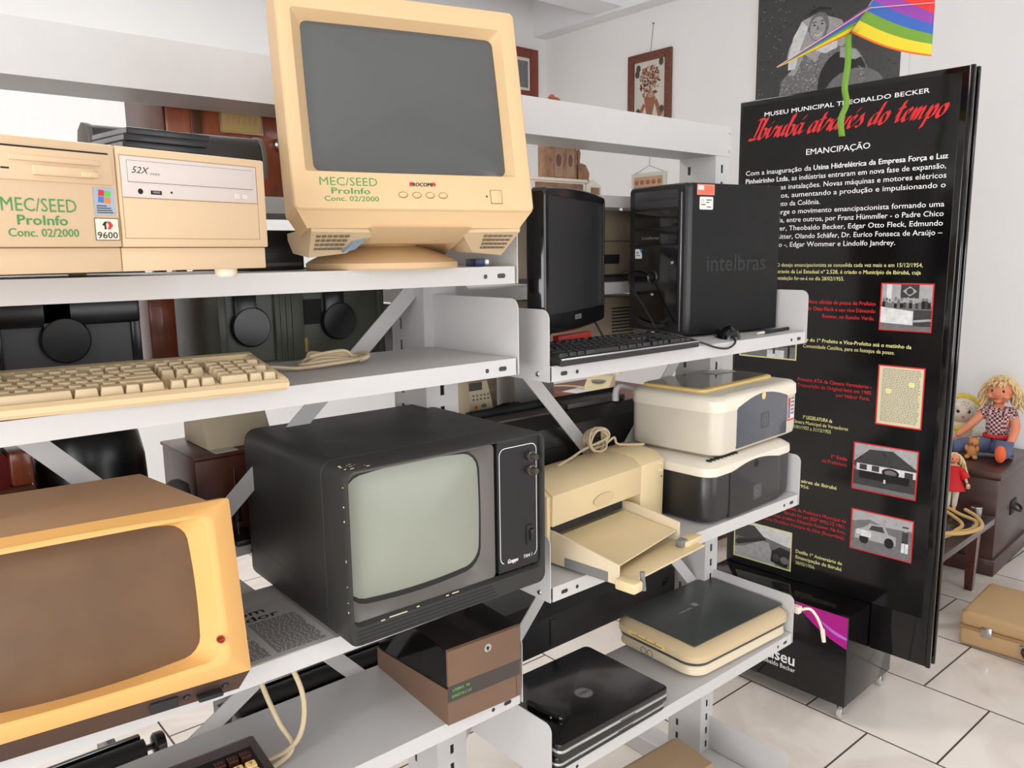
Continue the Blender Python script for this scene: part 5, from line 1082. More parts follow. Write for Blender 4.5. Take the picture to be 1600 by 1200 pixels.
photo(.553, .778, .388, .543, 'red_ink', [(3, R4(0, .72, 1, 1)), (2, [(0, .7), (.3, .82), (.6, .7), (1, .75), (1, .6), (0, .6)]), (3, [(.06, .28), (.06, .5), (.2, .58), (.3, .72), (.55, .74), (.62, .55), (.75, .52), (.75, .3)]), (1, [(.3, .56), (.34, .68), (.52, .70), (.56, .56)]), (0, EL(.22, .30, .08, .13)), (0, EL(.64, .33, .08, .13)), (4, EL(.12, .46, .04, .07)), (4, R4(.16, .36, .34, .52)), (1, R4(.84, .42, .94, .70)), (4, R4(.84, .16, .89, .42)), (4, R4(.90, .16, .95, .42)), (3, EL(.89, .77, .035, .06)), (1, R4(.84, .80, .94, .84)), (2, R4(0, 0, 1, .18))])
cars = []
for i in range(9): cars += [(0, EL(.07+i*.055, .40+i*.030, .06, .07-.004*i, 10)), (1, R4(.05+i*.055, .44+i*.028, .11+i*.055, .52+i*.024))]
photo(.042, .305, .217, .378, 'yellow_ink', [(4, R4(0, .6, 1, 1)), (1, [(0, .9), (.35, .95), (.55, .68), (.5, .6), (0, .55)]), (2, [(.5, .72), (.95, .60), (.95, .5), (.5, .55)]), (3, [(0, 0), (.75, 0), (.62, .58), (.5, .6), (.15, .3), (0, .25)]), *cars, (0, [(.66, .1), (.95, .02), (1, .5), (.82, .55), (.68, .4)]), (1, EL(.76, .24, .06, .1)), (2, EL(.9, .22, .07, .1))])
# the wheeled base
ba = MB(); ba.box(.0, .642, -.182, .232, -.1015, .2625, .003); mat('magenta_print', (170, 20, 130), 0.25, 0, 3, .2); mat('violet_print', (185, 110, 205), 0.25, 0, 5, .15)
b = ba; b.at(FR(-.1824)); b.mat(1); arcpts = [(.425+.214*i/12, .260-.125*(i/12)**.85-.014*math.sin(PI*i/12)) for i in range(13)]
b.flat([(.639, .260)]+arcpts); b.mat(2); b.flat([(.50+.139*i/10, .246-.075*(i/10)-.02*math.sin(PI*i/10)) for i in range(11)]+[(.639-.139*i/10, .180+.058*(i/10)-.008*math.sin(PI*i/10)) for i in range(11)], .0002)
b.mat(3); b.text('Museu', .435, -.012, .070, .165, .0002, bold=.02, align='r'); b.text('Theobaldo Becker', .440, -.038, .027, .172, .0002, bold=.006, align='r'); b.mat(4); b.flat([(.232, -.04), (.262, -.036), (.245, .0)], .0001)
b.build('base_box', ['totem_print', 'magenta_print', 'violet_print', 'white_ink', 'red_ink'], to, 30)
mat('caster_clear', (196, 190, 182), 0.15, 0.1, alpha=.85)
for x, y in ((.618, -.150), (.618, .205), (.03, -.150), (.03, .205)):
    b = MB(Tm(0, 0, -.1685)); b.box(x-.018, x+.018, y-.018, y+.018, .064, .070, .001); b.cyl((x, y, .05), (x, y, .066), .008, 10); b.prism([(y-.012, .025), (y+.012, .025), (y+.014, .055), (y-.014, .055)], 'x', x-.015, x-.012); b.prism([(y-.012, .025), (y+.012, .025), (y+.014, .055), (y-.014, .055)], 'x', x+.012, x+.015); c_ = b.build('caster', 'steel', to, 30)
    b = MB(Tm(0, 0, -.1685)); b.lathe([(.001, -.010), (.022, -.010), (.026, -.006), (.026, .006), (.022, .010), (.001, .010)], (x, y, .0262), 'x', 24); b.build('wheel', 'caster_clear', c_, 40)

# ================================================================ kite in front of the totem
mat('pale_skin_line', (225, 170, 150), .5)
ki = thing('kite', 'rainbow striped delta kite with a green tail hanging in front of the black display panel', 'kite', (2.66*.86, 1.36*.86, 1.62+.69*.86), 0)
for n_, c_ in (('kite_red', (222, 40, 42)), ('kite_orange', (238, 122, 40)), ('kite_yellow', (222, 202, 40)), ('kite_green', (108, 152, 42)), ('kite_blue', (50, 95, 175)), ('kite_purple', (140, 60, 160))): mat(n_, c_, 0.6, 0, 30, .05, .1, 300)
KF = .86       # the kite hangs in front of the panel
def KV(p): return Vector((p[0]*KF, p[1]*KF, 1.62+(p[2]-1.62)*KF))
KO = KV((2.66, 1.36, 2.31))
def wing(N, Cc, T, T2, sag, bands=None):
    """sail from nose N; trailing edge Cc..T, side edge T..T2"""
    b = MB(); bands = bands or [(0, .035, 1), (.035, .22, 2), (.22, .40, 3), (.40, .58, 4), (.58, .78, 5), (.78, 1.0, 0), (1.0, 1.2, 1), (1.2, 1.45, 2), (1.45, 1.9, 4)]
    N, Cc, T, T2 = map(KV, (N, Cc, T, T2)); nS = 10
    def P(t, k):
        e = Cc.lerp(T, t)+Vector((0, 0, -sag*math.sin(PI*t))); top = (Cc+(N-Cc)*.52).lerp(T2, t); return e+(top-e)*k-KO
    for k0, k1, mi in bands:
        b.mat(mi)
        for i in range(nS):
            t0, t1 = i/nS, (i+1)/nS; b.f([b.v(P(t0, k0)), b.v(P(t1, k0)), b.v(P(t1, k1)), b.v(P(t0, k1))])
    bmesh.ops.remove_doubles(b.bm, verts=b.bm.verts[:], dist=1e-5)
    o_ = b.build('sail', ['kite_red', 'kite_orange', 'kite_yellow', 'kite_green', 'kite_blue', 'kite_purple'], ki, 60)
    md = o_.modifiers.new('thickness', 'SOLIDIFY'); md.thickness = .0012
wing((2.64, 1.255, 2.452), (2.65, 1.385, 2.315), (2.5, 1.55, 2.219), (2.505, 1.545, 2.224), 0.0, [(0, .10, 1), (.10, .32, 2), (.32, .52, 3), (.52, .76, 4), (.76, 1.0, 5)])
wing((2.72, 1.19, 2.62), (2.65, 1.375, 2.318), (2.70, 1.137, 2.208), (2.70, 1.137, 2.37), 0.012)
b = MB(); b.tube([KV(p)-KO for p in ((2.72, 1.19, 2.62), (2.655, 1.375, 2.322))], .0018, 8); b.tube([KV(p)-KO for p in ((2.70, 1.137, 2.365), (2.645, 1.315, 2.380), (2.5, 1.55, 2.2215))], .0013, 6); b.build('spar', 'pale_skin_line', ki)
b = MB(); P = spline([KV(p) for p in ((2.66, 1.390, 2.318), (2.665, 1.389, 2.23), (2.66, 1.393, 2.15), (2.668, 1.388, 2.10), (2.664, 1.403, 2.05), (2.668, 1.398, 1.995))], 6)
for i in range(len(P)-1):
    w0_ = Vector((.002, -.0085, .0)); b.f([b.v(P[i]-w0_-KO), b.v(P[i]+w0_-KO), b.v(P[i+1]+w0_-KO), b.v(P[i+1]-w0_-KO)])
bmesh.ops.remove_doubles(b.bm, verts=b.bm.verts[:], dist=1e-5)
o_ = b.build('tail', 'kite_green', ki, 60); md = o_.modifiers.new('thickness', 'SOLIDIFY'); md.thickness = .001
b = MB(); b.cyl(KV((2.72, 1.19, 2.62))-KO, Vector((2.72*KF, 1.19*KF, ZC))-KO, .0012, 6); b.build('hanging_line', 'paper', ki)

# ================================================================ pictures on the walls
wood('red_frame', (110, 46, 32), (138, 62, 44), 0.35, (20, 20, 4)); mat('mosaic_frame', (110, 62, 44), 0.5, 0, 60, .5, .3, 60); mat('mosaic_white', (205, 200, 190), 0.5); mat('stone_a', (150, 96, 64), 0.5); mat('stone_b', (70, 66, 64), 0.5); mat('stone_c', (186, 150, 118), 0.5); mat('stone_d', (120, 46, 30), 0.5); mat('wire', (120, 90, 80), 0.4, .5)
WR = lambda y, z: Tm(X1, y, z, rz=-90)     # things that hang on the right wall: local x runs to -y, local -y faces the room
def hang(name, label, cat, y, z):
    t = thing(name, label, cat, (X1, y, z), -90); return t
mo_ = hang('mosaic_picture', 'pebble mosaic picture of a bouquet in a rough reddish frame hung on the right wall', 'picture', 4.35, 2.56)
b = MB(); w_, h_ = .42, .545
b.box(0, .06, -.025, -.001, 0, h_, .006); b.box(w_-.06, w_, -.025, -.001, 0, h_, .006); b.box(.06, w_-.06, -.025, -.001, 0, .06, .006); b.box(.06, w_-.06, -.025, -.001, h_-.06, h_, .006)
for i in range(70):
    a = rnd.random()*4; k = int(a); q = a-k; x, z = ((q*w_, .03), (w_-.03, q*h_), (q*w_, h_-.03), (.03, q*h_))[k]; b.ball((min(max(x, .012), w_-.012), -.026, min(max(z, .012), h_-.012)), .010+.006*rnd.random(), .006, .009+.006*rnd.random(), 8, 5)
b.build('frame', 'mosaic_frame', mo_, 40)
b = MB(); b.mat(4).box(.06, w_-.06, -.010, -.002, .06, h_-.06); MOS = ['stone_a', 'stone_b', 'stone_c', 'stone_d', 'mosaic_white']
for i in range(190):
    a = 2*PI*rnd.random(); q = math.sqrt(rnd.random()); b.mat(rnd.choice((0, 0, 2, 2, 1, 3))).ball((.21+.10*q*math.cos(a), -.012, .335+.125*q*math.sin(a)), .006+.004*rnd.random(), .006, .006+.004*rnd.random(), 7, 4)
for x, z in ((.10, .44), (.32, .46), (.09, .40), (.33, .12), (.10, .12)): b.mat(1).ball((x, -.012, z), .022, .006, .028, 8, 5)
b.build('mosaic_panel', MOS, mo_, 60)
b = MB(); b.prism([(.16, .215), (.27, .215), (.235, .075), (.19, .075)], 'y', -.016, -.008, .003); b.prism([(.09, .08), (.11, .07), (.17, .16), (.15, .18)], 'y', -.014, -.008, .002); b.prism([(.30, .06), (.34, .08), (.28, .2), (.26, .18)], 'y', -.014, -.008, .002); b.build('vase', 'stone_a', mo_, 30)
b = MB(); b.cyl((.21, -.006, h_), (.235, -.004, .745), .0016, 6); b.cyl((.235, -.012, .745), (.235, 0, .745), .005, 8); b.build('hanging_wire', 'wire', mo_)
p2 = hang('carved_picture', 'small carved relief picture in pale frame hung by a string on the right wall', 'picture', 4.305, 1.93)
b = MB(); b.box(0, .34, -.015, -.001, 0, .29, .003); b.build('mount', 'mosaic_white', p2); b = MB(); b.box(.03, .31, -.020, -.013, .03, .262, .003); b.mat(1)
for i in range(5):
    for j in range(4): b.ball((.055+i*.057, -.020, .055+j*.055), .022, .006, .018, 8, 5)
b.build('relief', ['stone_c', 'stone_a'], p2, 50); b = MB(); b.tube([(.02, -.008, .288), (.17, -.006, .345), (.32, -.008, .288)], .0014, 5); b.cyl((.17, -.006, .345), (.175, -.003, .50), .0014, 5); b.build('string', 'wire', p2)
fp = thing('framed_picture', 'picture in a broad reddish brown wooden frame on the back wall behind the tube monitor', 'picture', (4.29, Y1, 2.90), 0)
b = MB(); w_, h_ = .545, .415
for x0, x1, z0, z1 in ((0, .085, 0, h_), (w_-.085, w_, 0, h_), (.085, w_-.085, 0, .075), (.085, w_-.085, h_-.075, h_)): b.box(x0, x1, -.03, -.001, z0, z1, .005)
b.build('frame', 'red_frame', fp); MB().box(.085, w_-.085, -.012, -.002, .075, h_-.075).build('mat_board', 'paper', fp, 0); MB(FR(-.0125)).rect(.12, w_-.105, .10, h_-.10).build('print', 'photo_mid', fp, 0)
# large black and white photograph
po = hang('photo_poster', 'large black and white photograph of a smiling child in a hat leaning on a boulder', 'poster', 3.225, 2.35)
b = MB(); w_, h_ = 1.02, 1.05; b.box(0, w_, -.018, -.001, 0, h_, .002); b.build('backing', 'lamp_housing', po)
b = MB(FR(-.0186)); UX = lambda y: 3.225-y
def pg(g, pts, z): b.mat(g).flat(pts, z)
b.mat(1).rect(.014, w_-.045, .014, h_-.014)
def yz(y, z): return (3.225-y, z-2.35)
pg(2, [(.30+.315*math.cos(2*PI*i/40)+.18, .27+.30*math.sin(2*PI*i/40)*(.92+.05*math.sin(i*1.7))) for i in range(40)], .0002)
pg(0, [(.62+.16*math.cos(2*PI*i/24), .28+.20*math.sin(2*PI*i/24)) for i in range(24)], .0003)
pg(2, [(.70+.20*math.cos(2*PI*i/24), .20+.16*math.sin(2*PI*i/24)) for i in range(24)], .00035)
# shirt, arms
pg(3, [(.22, .40), (.25, .55), (.33, .70), (.42, .74), (.60, .66), (.66, .56), (.62, .50), (.50, .53), (.44, .44), (.36, .50), (.30, .38)], .0005)
pg(4, [(.25, .50), (.28, .62), (.34, .70), (.38, .66), (.33, .54), (.30, .42), (.25, .42)], .0006)
pg(1, [(.13, .30), (.17, .46), (.26, .50), (.28, .42), (.20, .36), (.19, .24), (.16, .18), (.13, .22)], .00055)
pg(3, [(.60, .50), (.70, .47), (.74, .42), (.70, .41), (.60, .44)], .0006)
pg(4, [(.42, .52), (.50, .56), (.58, .54), (.58, .50), (.50, .48)], .0006)
# head, face, hat
pg(2, [(.452+.068*math.cos(2*PI*i/26), .650+.088*math.sin(2*PI*i/26)) for i in range(26)], .0008)
pg(3, [(.445+.052*math.cos(2*PI*i/26), .640+.070*math.sin(2*PI*i/26)) for i in range(26)], .0009)
for x in (.422, .474): pg(0, EL(x, .662, .009, .005, 10), .0011); pg(1, [(x-.014, .676), (x+.014, .678), (x+.012, .684), (x-.012, .682)], .0011)
pg(2, [(.443, .655), (.436, .630), (.455, .630), (.450, .655)], .0010); pg(4, [(.420, .612), (.448, .598), (.478, .614), (.470, .603), (.448, .590), (.428, .602)], .0011)
pg(2, EL(.386, .645, .010, .018, 10), .0009)
pg(1, [(.335, .705), (.36, .735), (.39, .80), (.44, .84), (.50, .83), (.53, .76), (.555, .72), (.52, .715), (.45, .735), (.38, .715)], .0013)
pg(0, [(.37, .728), (.40, .755), (.46, .765), (.53, .745), (.535, .73), (.46, .745)], .0014)
pg(1, [(.55, .72), (.60, .86), (.74, .90), (.80, .72), (.70, .58), (.63, .60)], .0004)
for i in range(1100):
    a = 2*PI*rnd.random(); q = math.sqrt(rnd.random()); x, z = .48+.29*q*math.cos(a), .25+.25*q*math.sin(a)
    if (x-.62)**2/.026+(z-.28)**2/.04 < 1 and x < .72 and z > .22: continue
    b.mat(rnd.choice((1, 3, 3, 4))).flat(EL(x, z, .0035, .0028, 6), .00045)
b.mat(4)
for i in range(60): b.flat(EL(.03+.22*rnd.random(), .05+.95*rnd.random(), .0025, .0025, 5), .0002)
b.build('printed_photograph', GR, po, 0)

# ================================================================ chest, low table, suitcase
wood('chest_wood', (54, 30, 24), (72, 42, 33), 0.35, (3, 3, 18), .2); wood('table_wood', (58, 20, 16), (80, 30, 22), 0.2, (3, 20, 20), .5); mat('table_glass', (60, 66, 66), 0.05, alpha=.35); mat('iron', (46, 42, 40), 0.5, .6)
ch = thing('wooden_chest', 'dark brown wooden chest with iron side handle against the right wall carrying the dolls', 'chest', (4.26, 1.335, 0), 4)
b = MB(); b.box(.0, .60, .0, .86, .06, .490, .004); b.build('body', 'chest_wood', ch); b = MB(); b.box(-.015, .61, -.012, .87, .492, .532, .006); b.build('lid', 'chest_wood', ch); b = MB(); b.box(-.012, .612, -.012, .872, .0, .085, .006); b.build('plinth', 'chest_wood', ch)
b = MB(); b.box(.25, .35, -.006, .0, .255, .33, .003); b.tube(spline([(.262, -.008, .30), (.268, -.03, .285), (.30, -.036, .275), (.332, -.03, .285), (.338, -.008, .30)], 6), .007, 8); b.build('side_handle', 'iron', ch, 40)
tb_ = thing('low_table', 'low dark red wooden table with a glass top in front of the chest', 'table', (3.42, 1.285, 0), 2.5)
for x in (.02, .57):
    for y in (.01, .59):
        q = MB(); q.loft([[(x+.008, y+.008, 0), (x+.034, y+.008, 0), (x+.034, y+.042, 0), (x+.008, y+.042, 0)], [(x, y, .30), (x+.05, y, .30), (x+.05, y+.05, .30), (x, y+.05, .30)]]); q.build('leg', 'table_wood', tb_, 20)
b = MB(); b.box(0, .78, 0, .03, .285, .318, .003); b.box(0, .78, .63, .66, .285, .318, .003); b.box(0, .03, .03, .63, .285, .318, .003); b.box(.75, .78, .03, .63, .285, .318, .003); b.box(.03, .75, .03, .63, .285, .300); b.build('frame', 'table_wood', tb_); b = MB(); b.box(-.005, .785, -.005, .665, .3185, .3265, .002); b.build('glass_top', 'table_glass', tb_)
mat('rope_straw', (206, 170, 108), 0.8, 0, 60, .2, .4, 120)
rp = MB(); P = []
for k in range(3):
    for i in range(10):
        a = 2*PI*i/10+.4; r_ = .13+.028*k+.02*math.sin(2.3*a+2*k); P.append((3.80+r_*1.35*math.cos(a)+.03*k, 1.45+r_*math.sin(a)*.9, 0.341+.011*k+.003*math.sin(3*a+k)))
rp.tube(spline(P, 5), .0085, 8); tag(rp.build('rope_coil', 'rope_straw'), 'coil of straw coloured rope lying on the low glass topped table', 'rope')
mat('glass_clear', (200, 205, 205), 0.05, alpha=.45)
gl = thing('metal_cup', 'small silver cup standing on the low glass topped table beside the rope', 'cup', (4.14, 1.385, .3270), 0)
b = MB(); b.lathe([(.001, 0), (.021, 0), (.024, .002), (.025, .05), (.023, .05), (.021, .006), (.001, .005)], n=24); b.build('cup', 'steel', gl, 40); b = MB(); b.lathe([(.0245, .044), (.0262, .046), (.0245, .05)], n=24); b.build('rim', 'steel', gl, 40)
mat('suitcase_tan', (186, 152, 108), 0.5, 0, 8, .08, .1, 300); mat('suitcase_edge', (160, 124, 84), 0.55); mat('brown_bakelite', (62, 34, 26), 0.3)
su = thing('suitcase', 'old tan suitcase with a brown handle lying flat on the tiled floor', 'suitcase', (3.40, 1.165, 0), 4)
b = MB(); b.box(.0, .40, -.62, .0, .004, .085, .018, 3); b.build('bottom_shell', 'suitcase_tan', su, 40); b = MB(); b.box(.0, .40, -.62, .0, .086, .150, .018, 3); b.build('lid', 'suitcase_tan', su, 40)
b = MB(); b.box(-.0015, .4015, -.6215, .0015, .080, .090, .001); b.build('rim', 'suitcase_edge', su)
b = MB(); b.tube(spline([(-.004, -.235, .060), (-.022, -.238, .052), (-.034, -.26, .040), (-.036, -.32, .034), (-.034, -.38, .040), (-.022, -.402, .052), (-.004, -.405, .060)], 6), .010, 10); hd = b.build('handle', 'brown_bakelite', su, 50)
for y in (-.235, -.405): MB().box(-.008, .0, y-.016, y+.016, .045, .075, .003).build('handle_mount', 'steel', su)
for y in (-.10, -.52): MB().box(-.006, .0, y-.02, y+.02, .062, .105, .003).build('latch', 'steel', su)
for y in (-.018, -.602): MB().ball((.02, y, .142), .016, .016, .010, 10, 6).build('corner_cap', 'suitcase_edge', su)

# ================================================================ dolls
mat('doll_skin', (226, 140, 104), 0.45, 0, 10, .03); mat('doll_hair', (224, 196, 146), 0.6, 0, 60, .25, .5, 90); mat('denim', (92, 100, 130), 0.75, 0, 80, .15, .2, 400); mat('orange_sole', (236, 100, 56), 0.6); mat('doll_white', (226, 214, 196), 0.8, 0, 40, .06, .4, 200); mat('doll_yellow', (222, 196, 84), 0.7, 0, 40, .1, .3, 200); mat('doll_red', (205, 22, 30), 0.7, 0, 30, .06); mat('eye_dark', (30, 22, 20), 0.15); mat('lip_pink', (196, 80, 74), 0.5); mat('teddy', (196, 132, 74), 0.8, 0, 60, .1, .4, 200); mat('pale_skin', (232, 184, 152), 0.45)
def gingham():
    m = bpy.data.materials.new('gingham_cloth'); m.use_nodes = True; nt = m.node_tree; bb = nt.nodes['Principled BSDF']
    tc = nt.nodes.new('ShaderNodeTexCoord'); ck = nt.nodes.new('ShaderNodeTexChecker'); ck.inputs['Scale'].default_value = 85
    ck.inputs['Color1'].default_value = (lin(96), lin(24), lin(38), 1); ck.inputs['Color2'].default_value = (lin(205), lin(180), lin(178), 1)
    nt.links.new(tc.outputs['Object'], ck.inputs['Vector']); nt.links.new(ck.outputs['Color'], bb.inputs['Base Color']); bb.inputs['Roughness'].default_value = .8; MATS['gingham'] = m
gingham()
def skin(name, verts, edges, radii, m, parent, root=0, lvl=2):
    me = bpy.data.meshes.new(name); me.from_pydata([tuple(v) for v in verts], edges, []); o = bpy.data.objects.new(name, me); COL.objects.link(o)
    o.modifiers.new('skin', 'SKIN'); 
    sl = me.skin_vertices[0].data
    for i, r_ in enumerate(radii): sl[i].radius = (r_, r_) if not isinstance(r_, tuple) else r_; sl[i].use_root = (i == root)
    s2 = o.modifiers.new('sub', 'SUBSURF'); s2.levels = lvl; s2.render_levels = lvl
    dg = bpy.context.evaluated_depsgraph_get(); dg.update(); nm = bpy.data.meshes.new_from_object(o.evaluated_get(dg)); bpy.data.objects.remove(o); bpy.data.meshes.remove(me); nm.name = name; nm.materials.clear(); nm.materials.append(MATS[m])
    for p in nm.polygons: p.use_smooth = True
    o = bpy.data.objects.new(name, nm); COL.objects.link(o); o.parent = parent; return o
def strands(b, c, r, n, ln, th, curl, z0=-.2, face=0.35, seed=1):
    rg = random.Random(seed)
    for i in range(n):
        z = rg.uniform(z0, 1); a = rg.uniform(0, 2*PI); q = math.sqrt(max(1-z*z, 0)); d = Vector((q*math.cos(a), q*math.sin(a), z))
        if d.y < -face and (z < .35 or (face < 1 and abs(d.x) < .8)): continue
        p = Vector(c)+Vector((d.x*r[0], d.y*r[1], d.z*r[2])); pts = [p]; l_ = ln*rg.uniform(.7, 1.2); ph = rg.uniform(0, 6)
        for k in range(1, 6):
            f = k/5; out = Vector((d.x, d.y, d.z*.5))*(.35*l_*f)+Vector((0, 0, -l_*.75*f*f)); pts.append(p+out+Vector((math.sin(ph+5*f), math.cos(ph+5*f), .3*math.sin(ph+4*f)))*curl*f)
        b.tube(pts, lambda t: th*(1-.5*t), 5)
# big doll: faces -x (towards the room), sits on the chest
bd = thing('seated_doll', 'large blonde doll in red gingham blouse and blue jeans seated on the chest', 'doll', (4.62, 1.475, .5440), -86)
# local: -y is forward, z up
V = [(0, 0, .045), (0, .0, .12), (0, -.003, .20), (0, -.005, .245), (0, -.008, .275),
     (.062, -.0, .225), (.088, -.02, .150), (.082, -.075, .085), (.074, -.10, .055),
     (-.062, -.0, .225), (-.100, -.045, .165), (-.150, -.070, .105), (-.175, -.085, .08)]
E_ = [(0, 1), (1, 2), (2, 3), (3, 4), (2, 5), (5, 6), (6, 7), (7, 8), (2, 9), (9, 10), (10, 11), (11, 12)]
skin('body', V, E_, [.055, .052, .050, .026, .024, .026, .023, .019, .015, .026, .023, .019, .015], 'doll_skin', bd)
def doll_hand(base, d, up, s_, parent, m):
    base, d, up = Vector(base), Vector(d).normalized(), Vector(up).normalized(); side = d.cross(up).normalized(); vs = [base, base+d*.014*s_, base+d*.026*s_]; es = [(0, 1), (1, 2)]; ra = [.011*s_, .014*s_, .012*s_]
    for k, (off, ln) in enumerate(((-.0105, .020), (-.0035, .025), (.0035, .024), (.0105, .018))):
        i = len(vs); vs += [base+d*.026*s_+side*off*s_, base+d*(.026+ln*.6)*s_+side*off*1.25*s_-up*.003*s_, base+d*(.026+ln)*s_+side*off*1.3*s_-up*.009*s_]; es += [(2, i), (i, i+1), (i+1, i+2)]; ra += [.0040*s_, .0038*s_, .0030*s_]
    i = len(vs); vs += [base+d*.012*s_-side*.013*s_, base+d*.026*s_-side*.021*s_-up*.003*s_]; es += [(1, i), (i, i+1)]; ra += [.0050*s_, .0040*s_]
    return skin('hand', vs, es, ra, m, parent)
doll_hand((.074, -.10, .055), (-.05, -.8, -.45), (0, -.4, .9), 1.0, bd, 'doll_skin'); doll_hand((-.175, -.085, .08), (-.8, -.4, -.4), (-.2, -.3, .9), 1.0, bd, 'doll_skin')
skin('jeans', [(0, .0, .045), (.045, -.02, .042), (.060, -.11, .048), (.072, -.20, .036), (-.045, -.02, .042), (-.105, -.10, .046), (-.175, -.185, .036), (0, 0, .095)], [(0, 1), (1, 2), (2, 3), (0, 4), (4, 5), (5, 6), (0, 7)], [.058, .048, .044, .036, .048, .044, .036, .060], 'denim', bd)
skin('blouse', [(0, .0, .078), (0, -.001, .16), (0, -.002, .212), (.055, 0, .222), (.080, -.012, .180), (-.055, 0, .222), (-.086, -.022, .188)], [(0, 1), (1, 2), (2, 3), (3, 4), (2, 5), (5, 6)], [.066, .060, .050, .036, .034, .036, .034], 'gingham', bd)
b = MB(); b.tube([(.062*math.cos(a), .062*math.sin(a)*.95, .094) for a in [2*PI*i/24 for i in range(24)]], .009, 8, True); b.build('red_belt', 'doll_red', bd, 60)
b = MB(); b.loft([[(-.045, -.045, .225), (0, -.054, .195), (0, -.050, .205), (-.02, -.03, .245)], [(-.045, -.050, .222), (0, -.059, .192), (0, -.055, .203), (-.02, -.035, .244)]]); b.loft([[(.045, -.045, .225), (0, -.054, .195), (0, -.050, .205), (.02, -.03, .245)], [(.045, -.050, .222), (0, -.059, .192), (0, -.055, .203), (.02, -.035, .244)]]); b.build('collar', 'gingham', bd, 40)
for x, m_ in ((.074, 'orange_sole'), (-.180, 'orange_sole')):
    b = MB(); yy = -.232 if x > 0 else -.215
    b.ball((x, yy+.012, .045), .026, .020, .045, 14, 8); b.build('shoe', 'orange_sole', bd, 60)
b = MB(); hc = (0, -.010, .335)
b.ball(hc, .058, .060, .066, 22, 14); b.ball((0, -.066, .322), .008, .009, .008, 10, 6); b.ball((.033, -.045, .312), .020, .018, .018, 12, 8); b.ball((-.033, -.045, .312), .020, .018, .018, 12, 8); b.ball((0, -.050, .287), .018, .016, .014, 12, 8)
for s_ in (-1, 1): b.ball((s_*.057, -.004, .325), .008, .010, .014, 10, 6)
hdd = b.build('head', 'doll_skin', bd, 60)
for s_ in (-1, 1):
    b = MB(); b.ball((s_*.024, -.060, .340), .0085, .006, .008, 12, 8); b.build('eye', 'eye_dark', hdd, 60)
b = MB(); b.ball((0, -.066, .299), .011, .005, .004, 12, 6); b.build('mouth', 'lip_pink', hdd, 60)
b = MB(); b.ball((0, .012, .352), .068, .062, .062, 20, 12); strands(b, (0, .004, .345), (.066, .066, .066), 420, .095, .0075, .014, -.55, .25, 4); strands(b, (0, -.016, .362), (.056, .060, .044), 110, .030, .006, .006, .35, 2, 9); b.build('hair', 'doll_hair', bd, 60)
# soft doll
sd = thing('soft_doll', 'white and yellow fluffy cloth doll sitting behind the blonde doll', 'doll', (4.70, 1.685, .5400), -64)
b = MB(); b.ball((0, 0, .07), .075, .06, .075, 18, 10); b.ball((.07, -.03, .07), .03, .03, .04, 12, 8); b.ball((-.07, -.03, .07), .03, .03, .04, 12, 8); b.ball((.045, -.07, .03), .032, .05, .03, 12, 8); b.ball((-.045, -.07, .03), .032, .05, .03, 12, 8); b.build('body', 'doll_white', sd, 60)
b = MB(); b.ball((0, -.008, .195), .075, .060, .070, 22, 14); b.ball((0, -.066, .185), .008, .006, .006, 8, 6); hds = b.build('head', 'doll_white', sd, 60)
for s_ in (-1, 1): b = MB(); b.ball((s_*.026, -.064, .198), .0085, .005, .009, 12, 8); b.build('eye', 'eye_dark', hds, 60)
b = MB(); b.ball((0, -.066, .168), .010, .004, .0035, 10, 6); b.build('mouth', 'lip_pink', hds, 60)
b = MB(); b.lathe([(.035, .118), (.062, .112), (.070, .095), (.060, .085), (.03, .10)], n=24, sy=.9); b.ball((0, -.06, .10), .04, .02, .022, 12, 8); b.build('yellow_collar', 'doll_yellow', sd, 60)
b = MB(); b.tube([(.080*math.cos(a), -.004, .195+.080*math.sin(a)) for a in [R(-20)+R(220)*i/16 for i in range(17)]], .016, 8); b.build('yellow_hood', 'doll_yellow', sd, 60); b = MB(); strands(b, (0, -.008, .20), (.07, .056, .066), 90, .03, .006, .008, .25, 2, 5); b.build('hair', 'doll_white', sd, 60)
# teddy
td = thing('toy_bear', 'tiny golden brown toy bear lying on the lap of the blonde doll', 'toy', (4.44, 1.53, .535), -80)
b = MB(); b.ball((0, 0, .040), .024, .020, .034, 14, 8); b.ball((.018, -.014, .012), .013, .020, .012, 10, 6); b.ball((-.018, -.014, .012), .013, .020, .012, 10, 6); b.ball((.024, -.006, .055), .010, .010, .018, 10, 6); b.ball((-.024, -.006, .055), .010, .010, .018, 10, 6); b.build('body', 'teddy', td, 60)
b = MB(); b.ball((.006, -.004, .090), .024, .021, .022, 14, 8); b.ball((.006, -.024, .085), .010, .008, .008, 10, 6); b.ball((-.012, 0, .110), .008, .005, .008, 8, 6); b.ball((.024, 0, .110), .008, .005, .008, 8, 6); h_ = b.build('head', 'teddy', td, 60); b = MB(); b.ball((.006, -.032, .087), .004, .003, .003, 8, 5); b.build('nose', 'eye_dark', h_, 60)
